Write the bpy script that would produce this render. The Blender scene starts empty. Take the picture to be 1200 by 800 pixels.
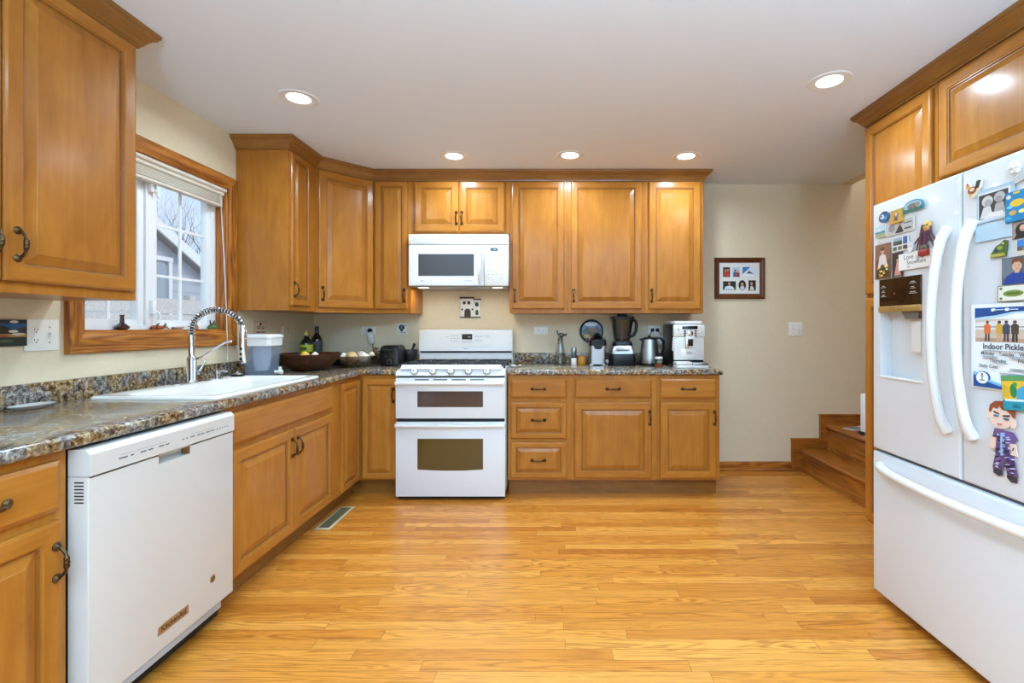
import bpy, bmesh, math, random
from mathutils import Vector, Matrix

PI = math.pi
rnd = random.Random(7)
scene = bpy.context.scene
COL = scene.collection

# ------------------------------------------------------------------ camera, world, lights, exposure
F = 556.0            # focal length in pixels of the 1200 px wide frame
VX, VY = 648.0, 383.0
H = 1.20             # camera height
cam_data = bpy.data.cameras.new('camera')
cam = bpy.data.objects.new('camera', cam_data)
COL.objects.link(cam)
cam.location = (0, 0, H)
cam.rotation_euler = (PI / 2, 0, 0)
cam_data.sensor_width = 36
cam_data.lens = F / 1200 * 36
cam_data.shift_x = -(VX - 600) / 1200
cam_data.shift_y = -(400 - VY) / 1200
cam_data.clip_start = 0.02
scene.camera = cam

scene.view_settings.view_transform = 'Standard'
scene.view_settings.look = 'None'
scene.view_settings.gamma = 1
scene.view_settings.use_curve_mapping = False
EXPOSURE = 0.0
scene.view_settings.exposure = EXPOSURE

DOWNLIGHT_W = 9.9
REAR_FILL_W = 34.0
STAIR_W = 24.0
MICRO_W = 0.8
LAMP = (0.71, 0.925, 1.11)
CEILING_FILL_COLOR = (0.46, 0.88, 1.32)
CEILING_FILL_W = 124.0
SKY = (0.66, 0.80, 1.0)
SKY_STRENGTH = 1.25

world = bpy.data.worlds.new('sky')
scene.world = world
world.use_nodes = True
wn = world.node_tree
wn.nodes['Background'].inputs[0].default_value = (*SKY, 1)
wn.nodes['Background'].inputs[1].default_value = SKY_STRENGTH


def light(name, kind, loc, rot, energy, color=(1, 1, 1), size=0.1, size_y=None, shape='DISK', spread=PI, parent=None):
    d = bpy.data.lights.new(name, kind)
    d.energy = energy
    d.color = color
    if kind == 'AREA':
        d.shape = shape
        d.size = size
        if size_y:
            d.size_y = size_y
        d.spread = spread
    o = bpy.data.objects.new(name, d)
    COL.objects.link(o)
    o.location = loc
    o.rotation_euler = rot
    if parent:
        o.parent = parent
    return o


# added fill lamp behind the camera, set at the unseen patio door
light('rear_fill', 'AREA', (0.2, -2.85, 1.25), (PI / 2 + 0.25, 0, 0), REAR_FILL_W, (0.66, 0.90, 1.10), 3.2, 2.0, 'RECTANGLE')
# daylight from the upper floor, down the stairwell
light('stairwell_daylight', 'AREA', (3.1, 3.2, 4.1), (0, 0, 0), STAIR_W, (0.72, 0.82, 1.0), 0.8, 0.8, 'RECTANGLE')

# ------------------------------------------------------------------ pixel helpers (photo pixel -> metres)


def at_y(px, py, y):
    return ((px - VX) * y / F, H - (py - VY) * y / F)


def at_x(px, py, x):
    y = F * x / (px - VX)
    return (y, H - (py - VY) * y / F)


# ------------------------------------------------------------------ materials
def lin(c):
    c = c / 255.0
    return c / 12.92 if c <= 0.04045 else ((c + 0.055) / 1.055) ** 2.4


def rgb(r, g, b):
    return (lin(r), lin(g), lin(b), 1)


def new_mat(name):
    m = bpy.data.materials.new(name)
    m.use_nodes = True
    nt = m.node_tree
    return m, nt, nt.nodes['Principled BSDF']


MC = {}


def paint(name, c, rough=0.5, metal=0.0, coat=0.0, noise=0.0, spec=0.5):
    if name in MC:
        return MC[name]
    m, nt, p = new_mat(name)
    col = rgb(*c)
    p.inputs['Base Color'].default_value = col
    p.inputs['Roughness'].default_value = rough
    p.inputs['Metallic'].default_value = metal
    p.inputs['Coat Weight'].default_value = coat
    p.inputs['Specular IOR Level'].default_value = spec
    if noise:
        tc = nt.nodes.new('ShaderNodeTexCoord')
        n = nt.nodes.new('ShaderNodeTexNoise')
        n.inputs['Scale'].default_value = 30
        n.inputs['Detail'].default_value = 4
        nt.links.new(tc.outputs['Object'], n.inputs['Vector'])
        r = nt.nodes.new('ShaderNodeValToRGB')
        r.color_ramp.elements[0].position = 0.3
        r.color_ramp.elements[1].position = 0.7
        r.color_ramp.elements[0].color = tuple(v * (1 - noise) for v in col[:3]) + (1,)
        r.color_ramp.elements[1].color = tuple(min(1, v * (1 + noise)) for v in col[:3]) + (1,)
        nt.links.new(n.outputs['Fac'], r.inputs['Fac'])
        nt.links.new(r.outputs['Color'], p.inputs['Base Color'])
    MC[name] = m
    return m


def ramp(nt, fac, stops):
    r = nt.nodes.new('ShaderNodeValToRGB')
    e = r.color_ramp.elements
    e[0].position, e[0].color = stops[0]
    e[1].position, e[1].color = stops[-1]
    for pos, c in stops[1:-1]:
        q = e.new(pos)
        q.color = c
    nt.links.new(fac, r.inputs['Fac'])
    return r.outputs['Color']


def mix_col(nt, fac, a, b, mode='MIX'):
    n = nt.nodes.new('ShaderNodeMix')
    n.data_type = 'RGBA'
    n.blend_type = mode
    for sock, v in ((n.inputs['Factor'], fac), (n.inputs['A'], a), (n.inputs['B'], b)):
        pass
    def put(idx, v):
        if hasattr(v, 'links'):
            nt.links.new(v, n.inputs[idx])
        else:
            n.inputs[idx].default_value = v
    put(0, fac)
    put(6, a)
    put(7, b)
    return n.outputs[2]


def math_n(nt, op, a, b=None):
    n = nt.nodes.new('ShaderNodeMath')
    n.operation = op
    for i, v in enumerate((a, b)):
        if v is None:
            continue
        if hasattr(v, 'links'):
            nt.links.new(v, n.inputs[i])
        else:
            n.inputs[i].default_value = v
    return n.outputs[0]


def wood(name, dark, mid, light_c, rough=0.32, streak=1.0, coat=0.2, ring=0.0, blotch=1.0, spec=0.35):
    """wood whose grain runs along the V of the object's own UV (metres)"""
    m, nt, p = new_mat(name)
    uv = nt.nodes.new('ShaderNodeUVMap')
    oi = nt.nodes.new('ShaderNodeObjectInfo')
    mp = nt.nodes.new('ShaderNodeMapping')
    mp.inputs['Scale'].default_value = (45, 2.2, 1)
    nt.links.new(uv.outputs[0], mp.inputs[0])
    n1 = nt.nodes.new('ShaderNodeTexNoise')
    n1.inputs['Scale'].default_value = 1.0
    n1.inputs['Detail'].default_value = 5
    n1.inputs['Roughness'].default_value = 0.6
    n1.inputs['Distortion'].default_value = 0.6
    nt.links.new(mp.outputs[0], n1.inputs['Vector'])
    mp2 = nt.nodes.new('ShaderNodeMapping')
    mp2.inputs['Scale'].default_value = (11, 3.0, 1)
    nt.links.new(uv.outputs[0], mp2.inputs[0])
    n2 = nt.nodes.new('ShaderNodeTexNoise')
    n2.inputs['Scale'].default_value = 1.0
    n2.inputs['Detail'].default_value = 3
    n2.inputs['Distortion'].default_value = 1.2
    nt.links.new(mp2.outputs[0], n2.inputs['Vector'])
    a = math_n(nt, 'MULTIPLY', math_n(nt, 'SUBTRACT', n1.outputs[0], 0.5), 0.75 * streak)
    b = math_n(nt, 'MULTIPLY', math_n(nt, 'SUBTRACT', n2.outputs[0], 0.5), 0.8 * blotch)
    s = math_n(nt, 'ADD', math_n(nt, 'ADD', a, b), 0.5)
    if ring:
        mp3 = nt.nodes.new('ShaderNodeMapping')
        mp3.inputs['Scale'].default_value = (9, 0.9, 1)
        nt.links.new(uv.outputs[0], mp3.inputs[0])
        n3 = nt.nodes.new('ShaderNodeTexNoise')
        n3.inputs['Scale'].default_value = 1.0
        n3.inputs['Detail'].default_value = 2
        n3.inputs['Distortion'].default_value = 0.4
        nt.links.new(mp3.outputs[0], n3.inputs['Vector'])
        w = math_n(nt, 'SINE', math_n(nt, 'MULTIPLY', n3.outputs[0], 70.0))
        s = math_n(nt, 'ADD', s, math_n(nt, 'MULTIPLY', w, 0.16 * ring))
    jit = math_n(nt, 'MULTIPLY', math_n(nt, 'SUBTRACT', oi.outputs['Random'], 0.5), 0.14)
    s = math_n(nt, 'ADD', s, jit)
    c = ramp(nt, s, [(0.12, rgb(*dark)), (0.5, rgb(*mid)), (0.88, rgb(*light_c))])
    nt.links.new(c, p.inputs['Base Color'])
    p.inputs['Roughness'].default_value = rough
    p.inputs['Specular IOR Level'].default_value = spec
    p.inputs['Coat Weight'].default_value = coat
    p.inputs['Coat Roughness'].default_value = 0.2
    bp = nt.nodes.new('ShaderNodeBump')
    bp.inputs['Strength'].default_value = 0.05
    bp.inputs['Distance'].default_value = 0.002
    nt.links.new(n1.outputs[0], bp.inputs['Height'])
    nt.links.new(bp.outputs[0], p.inputs['Normal'])
    return m


M_CAB = wood('maple_cabinet_wood', (136, 77, 24), (170, 107, 37), (196, 134, 56), rough=0.4, streak=0.5, blotch=0.6, coat=0.35, spec=0.12)
M_GROOVE = wood('darker_groove_wood', (112, 64, 20), (138, 84, 30), (160, 104, 42), rough=0.36, streak=0.5, blotch=0.4)  # darker wood tone for the door profile grooves
M_OAK = wood('oak_trim_wood', (108, 54, 14), (162, 94, 30), (194, 126, 50), rough=0.4, streak=1.5, ring=1.2)
M_STAIR = wood('stair_oak_wood', (112, 60, 18), (158, 92, 30), (188, 118, 46), rough=0.35, streak=1.2, ring=0.7)
M_SHADED_CAB = wood('shaded_cabinet_wood', (112, 68, 24), (138, 88, 34), (162, 110, 46), rough=0.35, streak=0.7)  # cabinet wood toned darker for the shade on crown and toe kicks
M_BOWLWOOD = wood('dark_bowl_wood', (38, 18, 8), (66, 32, 14), (110, 60, 26), rough=0.35, streak=1.0, ring=0.8)
M_FRAMEWOOD = wood('picture_frame_wood', (62, 30, 12), (92, 48, 22), (120, 68, 34), rough=0.35)


def floor_material():
    m, nt, p = new_mat('oak_strip_floor')
    tc = nt.nodes.new('ShaderNodeTexCoord')
    sp = nt.nodes.new('ShaderNodeSeparateXYZ')
    nt.links.new(tc.outputs['Object'], sp.inputs[0])
    x, y = sp.outputs[0], sp.outputs[1]
    ry = math_n(nt, 'DIVIDE', y, 0.057)
    row = math_n(nt, 'FLOOR', ry)
    wn1 = nt.nodes.new('ShaderNodeTexWhiteNoise')
    wn1.noise_dimensions = '1D'
    nt.links.new(row, wn1.inputs['W'])
    xs = math_n(nt, 'ADD', math_n(nt, 'DIVIDE', x, 0.95), math_n(nt, 'MULTIPLY', wn1.outputs['Value'], 7.3))
    board = math_n(nt, 'FLOOR', xs)
    cmb = nt.nodes.new('ShaderNodeCombineXYZ')
    nt.links.new(row, cmb.inputs[0])
    nt.links.new(board, cmb.inputs[1])
    wn2 = nt.nodes.new('ShaderNodeTexWhiteNoise')
    wn2.noise_dimensions = '2D'
    nt.links.new(cmb.outputs[0], wn2.inputs['Vector'])
    hsh = wn2.outputs['Value']
    base = ramp(nt, hsh, [(0.0, rgb(190, 112, 36)), (0.12, rgb(204, 126, 43)), (0.5, rgb(213, 137, 50)),
                          (0.8, rgb(222, 148, 60)), (1.0, rgb(227, 156, 68))])
    # fine grain
    g = nt.nodes.new('ShaderNodeCombineXYZ')
    nt.links.new(math_n(nt, 'ADD', math_n(nt, 'MULTIPLY', x, 3.0), math_n(nt, 'MULTIPLY', hsh, 57.0)), g.inputs[0])
    nt.links.new(math_n(nt, 'MULTIPLY', y, 150.0), g.inputs[1])
    n1 = nt.nodes.new('ShaderNodeTexNoise')
    n1.inputs['Scale'].default_value = 1.0
    n1.inputs['Detail'].default_value = 5
    n1.inputs['Roughness'].default_value = 0.65
    nt.links.new(g.outputs[0], n1.inputs['Vector'])
    # cathedral rings
    g2 = nt.nodes.new('ShaderNodeCombineXYZ')
    nt.links.new(math_n(nt, 'ADD', math_n(nt, 'MULTIPLY', x, 1.3), math_n(nt, 'MULTIPLY', hsh, 91.0)), g2.inputs[0])
    nt.links.new(math_n(nt, 'MULTIPLY', y, 17.0), g2.inputs[1])
    n2 = nt.nodes.new('ShaderNodeTexNoise')
    n2.inputs['Scale'].default_value = 1.0
    n2.inputs['Detail'].default_value = 2.5
    n2.inputs['Distortion'].default_value = 0.5
    nt.links.new(g2.outputs[0], n2.inputs['Vector'])
    w = math_n(nt, 'SINE', math_n(nt, 'MULTIPLY', n2.outputs[0], 82.0))
    ringf = math_n(nt, 'MULTIPLY', math_n(nt, 'ADD', w, 1.0), 0.5)
    rsel = nt.nodes.new('ShaderNodeTexWhiteNoise')
    rsel.noise_dimensions = '1D'
    nt.links.new(math_n(nt, 'MULTIPLY', hsh, 517.0), rsel.inputs['W'])
    amp = math_n(nt, 'ADD', 0.08, math_n(nt, 'MULTIPLY', rsel.outputs['Value'], 0.34))
    gr = math_n(nt, 'ADD', math_n(nt, 'MULTIPLY', n1.outputs[0], 0.80), math_n(nt, 'MULTIPLY', math_n(nt, 'SUBTRACT', ringf, 0.35), amp))
    tone = ramp(nt, gr, [(0.25, (0.50, 0.40, 0.30, 1)), (0.42, (0.86, 0.82, 0.76, 1)), (0.55, (0.97, 0.96, 0.94, 1)), (0.75, (1.06, 1.06, 1.06, 1))])
    c = mix_col(nt, 0.75, base, tone, 'MULTIPLY')
    # gaps
    fy = math_n(nt, 'FRACT', ry)
    ey = math_n(nt, 'MINIMUM', fy, math_n(nt, 'SUBTRACT', 1.0, fy))
    fx = math_n(nt, 'FRACT', xs)
    ex = math_n(nt, 'MINIMUM', fx, math_n(nt, 'SUBTRACT', 1.0, fx))
    gap = math_n(nt, 'MAXIMUM', math_n(nt, 'LESS_THAN', ey, 0.016), math_n(nt, 'LESS_THAN', ex, 0.0012))
    c2 = mix_col(nt, math_n(nt, 'MULTIPLY', gap, 0.55), c, rgb(110, 62, 24))
    nt.links.new(c2, p.inputs['Base Color'])
    p.inputs['Roughness'].default_value = 0.36
    p.inputs['Coat Weight'].default_value = 0.2
    p.inputs['Coat Roughness'].default_value = 0.25
    return m


def granite_material():
    m, nt, p = new_mat('granite_laminate')
    tc = nt.nodes.new('ShaderNodeTexCoord')
    def noise(scale, detail, dist=0.0, rough=0.6):
        n = nt.nodes.new('ShaderNodeTexNoise')
        n.inputs['Scale'].default_value = scale
        n.inputs['Detail'].default_value = detail
        n.inputs['Distortion'].default_value = dist
        n.inputs['Roughness'].default_value = rough
        nt.links.new(tc.outputs['Object'], n.inputs['Vector'])
        return n.outputs[0]
    big = noise(7.0, 3, 1.0)
    med = noise(58.0, 4, 0.5, 0.7)
    fine = noise(110.0, 3, 0.4, 0.7)
    hue = noise(11.0, 2, 0.5)
    warm = ramp(nt, med, [(0.33, rgb(40, 28, 20)), (0.44, rgb(96, 70, 42)), (0.51, rgb(144, 114, 72)), (0.59, rgb(178, 156, 120)), (0.72, rgb(214, 204, 184))])
    cool = ramp(nt, med, [(0.34, rgb(44, 40, 38)), (0.46, rgb(100, 94, 90)), (0.54, rgb(140, 134, 126)), (0.66, rgb(190, 184, 176))])
    sel = ramp(nt, hue, [(0.44, (0, 0, 0, 1)), (0.58, (1, 1, 1, 1))])
    c = mix_col(nt, sel, warm, cool)
    dk = ramp(nt, big, [(0.33, (0.55, 0.5, 0.46, 1)), (0.6, (1, 1, 1, 1))])
    c = mix_col(nt, 0.6, c, dk, 'MULTIPLY')
    sp = ramp(nt, fine, [(0.30, (0.12, 0.1, 0.09, 1)), (0.42, (1, 1, 1, 1))])
    c = mix_col(nt, 0.55, c, sp, 'MULTIPLY')
    nt.links.new(c, p.inputs['Base Color'])
    p.inputs['Roughness'].default_value = 0.18
    p.inputs['Coat Weight'].default_value = 0.12
    p.inputs['Coat Roughness'].default_value = 0.06
    return m


def glass_thin(name, tint=(1, 1, 1), reflect=0.12):
    m = bpy.data.materials.new(name)
    m.use_nodes = True
    nt = m.node_tree
    nt.nodes.clear()
    out = nt.nodes.new('ShaderNodeOutputMaterial')
    tr = nt.nodes.new('ShaderNodeBsdfTransparent')
    tr.inputs[0].default_value = (*tint, 1)
    gl = nt.nodes.new('ShaderNodeBsdfGlossy')
    gl.inputs['Roughness'].default_value = 0.03
    lw = nt.nodes.new('ShaderNodeLayerWeight')
    mx = nt.nodes.new('ShaderNodeMixShader')
    f = math_n(nt, 'ADD', math_n(nt, 'MULTIPLY', math_n(nt, 'POWER', lw.outputs['Facing'], 4.0), 0.7), reflect * 0.5)
    nt.links.new(f, mx.inputs[0])
    nt.links.new(tr.outputs[0], mx.inputs[1])
    nt.links.new(gl.outputs[0], mx.inputs[2])
    nt.links.new(mx.outputs[0], out.inputs[0])
    return m


def frosted(name, col, clear):
    m = bpy.data.materials.new(name)
    m.use_nodes = True
    nt = m.node_tree
    p = nt.nodes['Principled BSDF']
    p.inputs['Base Color'].default_value = rgb(*col)
    p.inputs['Roughness'].default_value = 0.2
    tr = nt.nodes.new('ShaderNodeBsdfTransparent')
    mx = nt.nodes.new('ShaderNodeMixShader')
    mx.inputs[0].default_value = clear
    nt.links.new(p.outputs[0], mx.inputs[1])
    nt.links.new(tr.outputs[0], mx.inputs[2])
    nt.links.new(mx.outputs[0], nt.nodes['Material Output'].inputs[0])
    return m


def emit(name, col, strength):
    m, nt, p = new_mat(name)
    p.inputs['Base Color'].default_value = (*col, 1)
    p.inputs['Emission Color'].default_value = (*col, 1)
    p.inputs['Emission Strength'].default_value = strength
    return m


M_FLOOR = floor_material()
M_GRANITE = granite_material()
M_WALL = paint('beige_wall_paint', (222, 205, 174), 0.75, noise=0.02)
M_CEIL = paint('white_ceiling_paint', (226, 229, 233), 0.9)
M_WHITE = paint('white_enamel', (224, 224, 224), 0.22, coat=0.3)
M_WHITE2 = paint('white_plastic', (226, 224, 220), 0.35)
M_DISHWASHER = paint('dishwasher_enamel', (206, 201, 194), 0.25, coat=0.3)
M_SINK = paint('white_porcelain', (230, 224, 214), 0.15, coat=0.4)
M_FRIDGE = paint('white_fridge_enamel', (218, 219, 221), 0.3, coat=0.2)
M_GREYPLASTIC = paint('grey_plastic', (170, 172, 176), 0.4)
M_BLACK = paint('black_plastic', (12, 12, 13), 0.3, spec=0.3)
M_BLACKMATT = paint('black_matt', (14, 13, 13), 0.7)
M_IRON = paint('cast_iron', (34, 34, 36), 0.5, noise=0.2)
M_GLASSBLACK = paint('dark_glass', (16, 15, 15), 0.06, coat=0.5)
M_OVENGLASS = paint('oven_window_glass', (86, 68, 30), 0.10, coat=0.5)  # olive base colour carries the floor's reflection in the lower window
M_OVENGLASS2 = paint('upper_oven_window_glass', (72, 56, 54), 0.12, coat=0.5)  # brown base colour carries the reflection in the upper window
M_MICROGLASS = paint('microwave_window_mesh', (70, 71, 74), 0.25)
M_CHROME = paint('chrome', (205, 208, 212), 0.08, metal=1.0)
M_STEEL = paint('brushed_steel', (166, 166, 168), 0.34, metal=1.0)
M_BRASS = paint('antique_brass', (92, 70, 42), 0.32, metal=0.85, noise=0.35)
M_VENTMETAL = paint('vent_beige_metal', (196, 178, 140), 0.45)
M_VINYL = paint('white_vinyl', (236, 236, 236), 0.4)
M_BLIND = paint('cream_blind', (224, 216, 200), 0.5)
M_GLASS = glass_thin('window_glass', (0.97, 0.99, 1.0), 0.06)
M_CLEAR = glass_thin('clear_glass', (0.86, 0.88, 0.88), 0.12)
M_SMOKE = glass_thin('smoky_plastic', (0.50, 0.56, 0.62), 0.10)
M_BLUEWATER = frosted('blue_water_tank', (150, 166, 190), 0.80)


def tint(r, g, b, rough=0.5):
    return paint('colour_%d_%d_%d' % (r, g, b), (r, g, b), rough)


# ------------------------------------------------------------------ mesh helpers
def mark(bm):
    if bm.faces.layers.int.get('done') is None:
        bm.faces.layers.int.new('done')


def unmarked(bm):
    d = bm.faces.layers.int['done']
    return [f for f in bm.faces if f[d] == 0]


def fresh(bm, mi=0, grain=None):
    lay = bm.faces.layers.int['grain']
    done = bm.faces.layers.int['done']
    out = []
    for f in bm.faces:
        if f[done] == 0:
            f.material_index = mi
            if grain is not None:
                f[lay] = grain + 1
            f[done] = 1
            out.append(f)
    return out


def new_bm():
    bm = bmesh.new()
    bm.faces.layers.int.new('grain')
    bm.faces.layers.int.new('done')
    return bm


def box(bm, x0, x1, y0, y1, z0, z1, bev=0.0, seg=2, mi=0, grain=None, mat=None):
    mark(bm)
    x0, x1 = min(x0, x1), max(x0, x1)
    y0, y1 = min(y0, y1), max(y0, y1)
    z0, z1 = min(z0, z1), max(z0, z1)
    T = Matrix.Translation(((x0 + x1) / 2, (y0 + y1) / 2, (z0 + z1) / 2)) @ Matrix.Diagonal((x1 - x0, y1 - y0, z1 - z0, 1))
    if mat is not None:
        T = mat @ T
    r = bmesh.ops.create_cube(bm, size=1.0, matrix=T)
    if bev:
        es = list({e for v in r['verts'] for e in v.link_edges})
        bmesh.ops.bevel(bm, geom=es, offset=min(bev, 0.49 * min(x1 - x0, y1 - y0, z1 - z0)), segments=seg, profile=0.5, affect='EDGES')
    return fresh(bm, mi, grain)


def lathe(bm, prof, c=(0, 0, 0), seg=24, axis='z', mi=0, sx=1.0, sy=1.0, rot=None):
    """prof: (radius, height) pairs; closes on the axis where radius is 0"""
    mark(bm)
    rings = []
    def place(r, h, a):
        p = Vector((r * math.cos(a) * sx, r * math.sin(a) * sy, h))
        if axis == 'y':
            p = Vector((p.x, p.z, p.y))
        elif axis == 'x':
            p = Vector((p.z, p.x, p.y))
        if rot is not None:
            p = rot @ p
        return p + Vector(c)
    for r, h in prof:
        if r <= 1e-6:
            rings.append([bm.verts.new(place(0, h, 0))])
        else:
            rings.append([bm.verts.new(place(r, h, 2 * PI * i / seg)) for i in range(seg)])
    for A, B in zip(rings, rings[1:]):
        for i in range(seg):
            j = (i + 1) % seg
            if len(A) == 1 and len(B) == 1:
                continue
            if len(A) == 1:
                bm.faces.new((A[0], B[i], B[j]))
            elif len(B) == 1:
                bm.faces.new((A[i], B[0], A[j]))
            else:
                bm.faces.new((A[i], B[i], B[j], A[j]))
    fs = fresh(bm, mi)
    bmesh.ops.recalc_face_normals(bm, faces=fs)
    return fs


def tube(bm, pts, r, seg=8, mi=0, caps=True, flat=1.0):
    mark(bm)
    pts = [Vector(p) for p in pts]
    n = len(pts)
    rs = r if isinstance(r, (list, tuple)) else [r] * n
    tang = []
    for i in range(n):
        a = pts[max(0, i - 1)]
        b = pts[min(n - 1, i + 1)]
        t = (b - a)
        tang.append(t.normalized() if t.length > 1e-9 else Vector((0, 0, 1)))
    ref = Vector((0, 0, 1)) if abs(tang[0].z) < 0.9 else Vector((1, 0, 0))
    u = tang[0].cross(ref).normalized()
    rings = []
    for i in range(n):
        if i:
            ax = tang[i - 1].cross(tang[i])
            if ax.length > 1e-8:
                u = Matrix.Rotation(tang[i - 1].angle(tang[i]), 3, ax.normalized()) @ u
        u = (u - tang[i] * u.dot(tang[i])).normalized()
        v = tang[i].cross(u)
        rings.append([bm.verts.new(pts[i] + (u * math.cos(2 * PI * k / seg) + v * math.sin(2 * PI * k / seg) * flat) * rs[i]) for k in range(seg)])
    for A, B in zip(rings, rings[1:]):
        for k in range(seg):
            j = (k + 1) % seg
            bm.faces.new((A[k], A[j], B[j], B[k]))
    if caps:
        bm.faces.new(list(reversed(rings[0])))
        bm.faces.new(rings[-1])
    fs = fresh(bm, mi)
    bmesh.ops.recalc_face_normals(bm, faces=fs)
    return fs


def prism(bm, poly, fn, a, b, mi=0, bev=0.0, grain=None):
    """poly of (u,v); fn(u,v,w)->3D; extruded from w=a to w=b"""
    mark(bm)
    A = [bm.verts.new(fn(u, v, a)) for u, v in poly]
    B = [bm.verts.new(fn(u, v, b)) for u, v in poly]
    n = len(poly)
    fa = bm.faces.new(A)
    fb = bm.faces.new(list(reversed(B)))
    for i in range(n):
        j = (i + 1) % n
        bm.faces.new((A[j], A[i], B[i], B[j]))
    fs = unmarked(bm)
    bmesh.ops.recalc_face_normals(bm, faces=fs)
    if bev:
        bmesh.ops.bevel(bm, geom=list(fb.edges), offset=bev, segments=2, profile=0.5, affect='EDGES')
    return fresh(bm, mi, grain)


def loops(bm, rings, mi=0, close_first=False, close_last=True, grain_fn=None):
    """rings of equal point count, joined to a skin"""
    mark(bm)
    lay = bm.faces.layers.int['grain']
    R = [[bm.verts.new(p) for p in ring] for ring in rings]
    n = len(R[0])
    for k, (A, B) in enumerate(zip(R, R[1:])):
        for i in range(n):
            j = (i + 1) % n
            f = bm.faces.new((A[i], A[j], B[j], B[i]))
            if grain_fn:
                f[lay] = grain_fn(k, i) + 1
    if close_last:
        f = bm.faces.new(R[-1])
        if grain_fn:
            f[lay] = grain_fn(len(R), 0) + 1
    if close_first:
        bm.faces.new(list(reversed(R[0])))
    fs = fresh(bm, mi)
    bmesh.ops.recalc_face_normals(bm, faces=fs)
    return fs


def rrect(x0, x1, y0, y1, r, n=5):
    pts = []
    for cx, cy, a0 in ((x1 - r, y1 - r, 0), (x0 + r, y1 - r, 90), (x0 + r, y0 + r, 180), (x1 - r, y0 + r, 270)):
        for i in range(n + 1):
            a = math.radians(a0 + 90 * i / n)
            pts.append((cx + r * math.cos(a), cy + r * math.sin(a)))
    return pts


def ellipse(cx, cy, rx, ry, n=20):
    return [(cx + rx * math.cos(2 * PI * i / n), cy + ry * math.sin(2 * PI * i / n)) for i in range(n)]


def text_faces(bm, s, x, y, z, size, mi, align='CENTER', squeeze=1.0, bold=0.0):
    """lettering lying in the local XZ plane, facing -Y, appended to bm"""
    cu = bpy.data.curves.new('lettering', 'FONT')
    cu.body = s
    cu.size = size
    cu.align_x = align
    cu.offset = bold
    cu.resolution_u = 3
    ob = bpy.data.objects.new('lettering', cu)
    me = bpy.data.meshes.new_from_object(ob)
    me.transform(Matrix.Translation((x, y, z)) @ Matrix.Rotation(PI / 2, 4, 'X') @ Matrix.Diagonal((squeeze, 1, 1, 1)))
    mark(bm)
    bm.from_mesh(me)
    for f in bm.faces:
        pass
    bpy.data.objects.remove(ob)
    bpy.data.curves.remove(cu)
    n0 = fresh(bm, mi)
    bpy.data.meshes.remove(me)
    return n0


def finish(bm, name, mats, grain=2, smooth=True, angle=38):
    """bmesh -> mesh with grain-following UVs in metres"""
    lay = bm.faces.layers.int.get('grain')
    uv = bm.loops.layers.uv.new('UVMap')
    ou, ov = rnd.random() * 20, rnd.random() * 20
    bm.normal_update()
    for f in bm.faces:
        g = (f[lay] - 1) if lay and f[lay] > 0 else grain
        n = f.normal
        ax = [0, 1, 2]
        ax.remove(g)
        if abs(n[g]) > 0.8:
            u, v = ax
        else:
            u = ax[0] if abs(n[ax[0]]) < abs(n[ax[1]]) else ax[1]
            v = g
        for l in f.loops:
            l[uv].uv = (l.vert.co[u] + ou + g * 3.1, l.vert.co[v] + ov)
    me = bpy.data.meshes.new(name)
    bm.to_mesh(me)
    bm.free()
    if not isinstance(mats, (list, tuple)):
        mats = [mats]
    for m in mats:
        me.materials.append(m)
    if smooth:
        for p in me.polygons:
            p.use_smooth = True
        me.set_sharp_from_angle(angle=math.radians(angle))
    return me


def obj(name, bm, mats, parent=None, loc=(0, 0, 0), rot=(0, 0, 0), grain=2, smooth=True, angle=38):
    me = finish(bm, name, mats, grain, smooth, angle) if isinstance(bm, bmesh.types.BMesh) else bm
    o = bpy.data.objects.new(name, me)
    COL.objects.link(o)
    o.location = loc
    o.rotation_euler = rot
    if parent:
        o.parent = parent
    return o


def tag(o, label, cat, group=None, kind=None):
    if label:
        o['label'] = label
    if cat:
        o['category'] = cat
    if group:
        o['group'] = group
    if kind:
        o['kind'] = kind
    return o


def thing(name, label, cat, loc=(0, 0, 0), rotz=0.0, group=None, kind=None):
    o = bpy.data.objects.new(name, None)
    o.empty_display_size = 0.05
    COL.objects.link(o)
    o.location = loc
    o.rotation_euler = (0, 0, rotz)
    return tag(o, label, cat, group, kind)


def struct(name, bm, mats, label=None, grain=2, smooth=False, **k):
    o = obj(name, bm, mats, grain=grain, smooth=smooth, **k)
    o['kind'] = 'structure'
    if label:
        o['label'] = label
    return o


def dup(root, loc, rotz, label=None, group=None):
    def cp(o, parent=None):
        c = o.copy()
        COL.objects.link(c)
        if parent:
            c.parent = parent
        for ch in [q for q in o.children]:
            cp(ch, c)
        return c
    r = cp(root)
    r.location = loc
    r.rotation_euler = (0, 0, rotz)
    if label:
        r['label'] = label
    if group:
        r['group'] = group
    return r


# ------------------------------------------------------------------ room shell
XL, XR, YB, YR, ZC = -2.0, 2.41, 3.97, -3.0, 2.395
XS = 3.7        # far wall of the stairwell
ZS = 4.2        # stairwell ceiling
YP = 2.66       # far end of the pantry, where the stair opening begins
WY0, WY1, WZ0, WZ1 = 2.015, 2.903, 1.175, 2.043   # window opening

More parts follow.
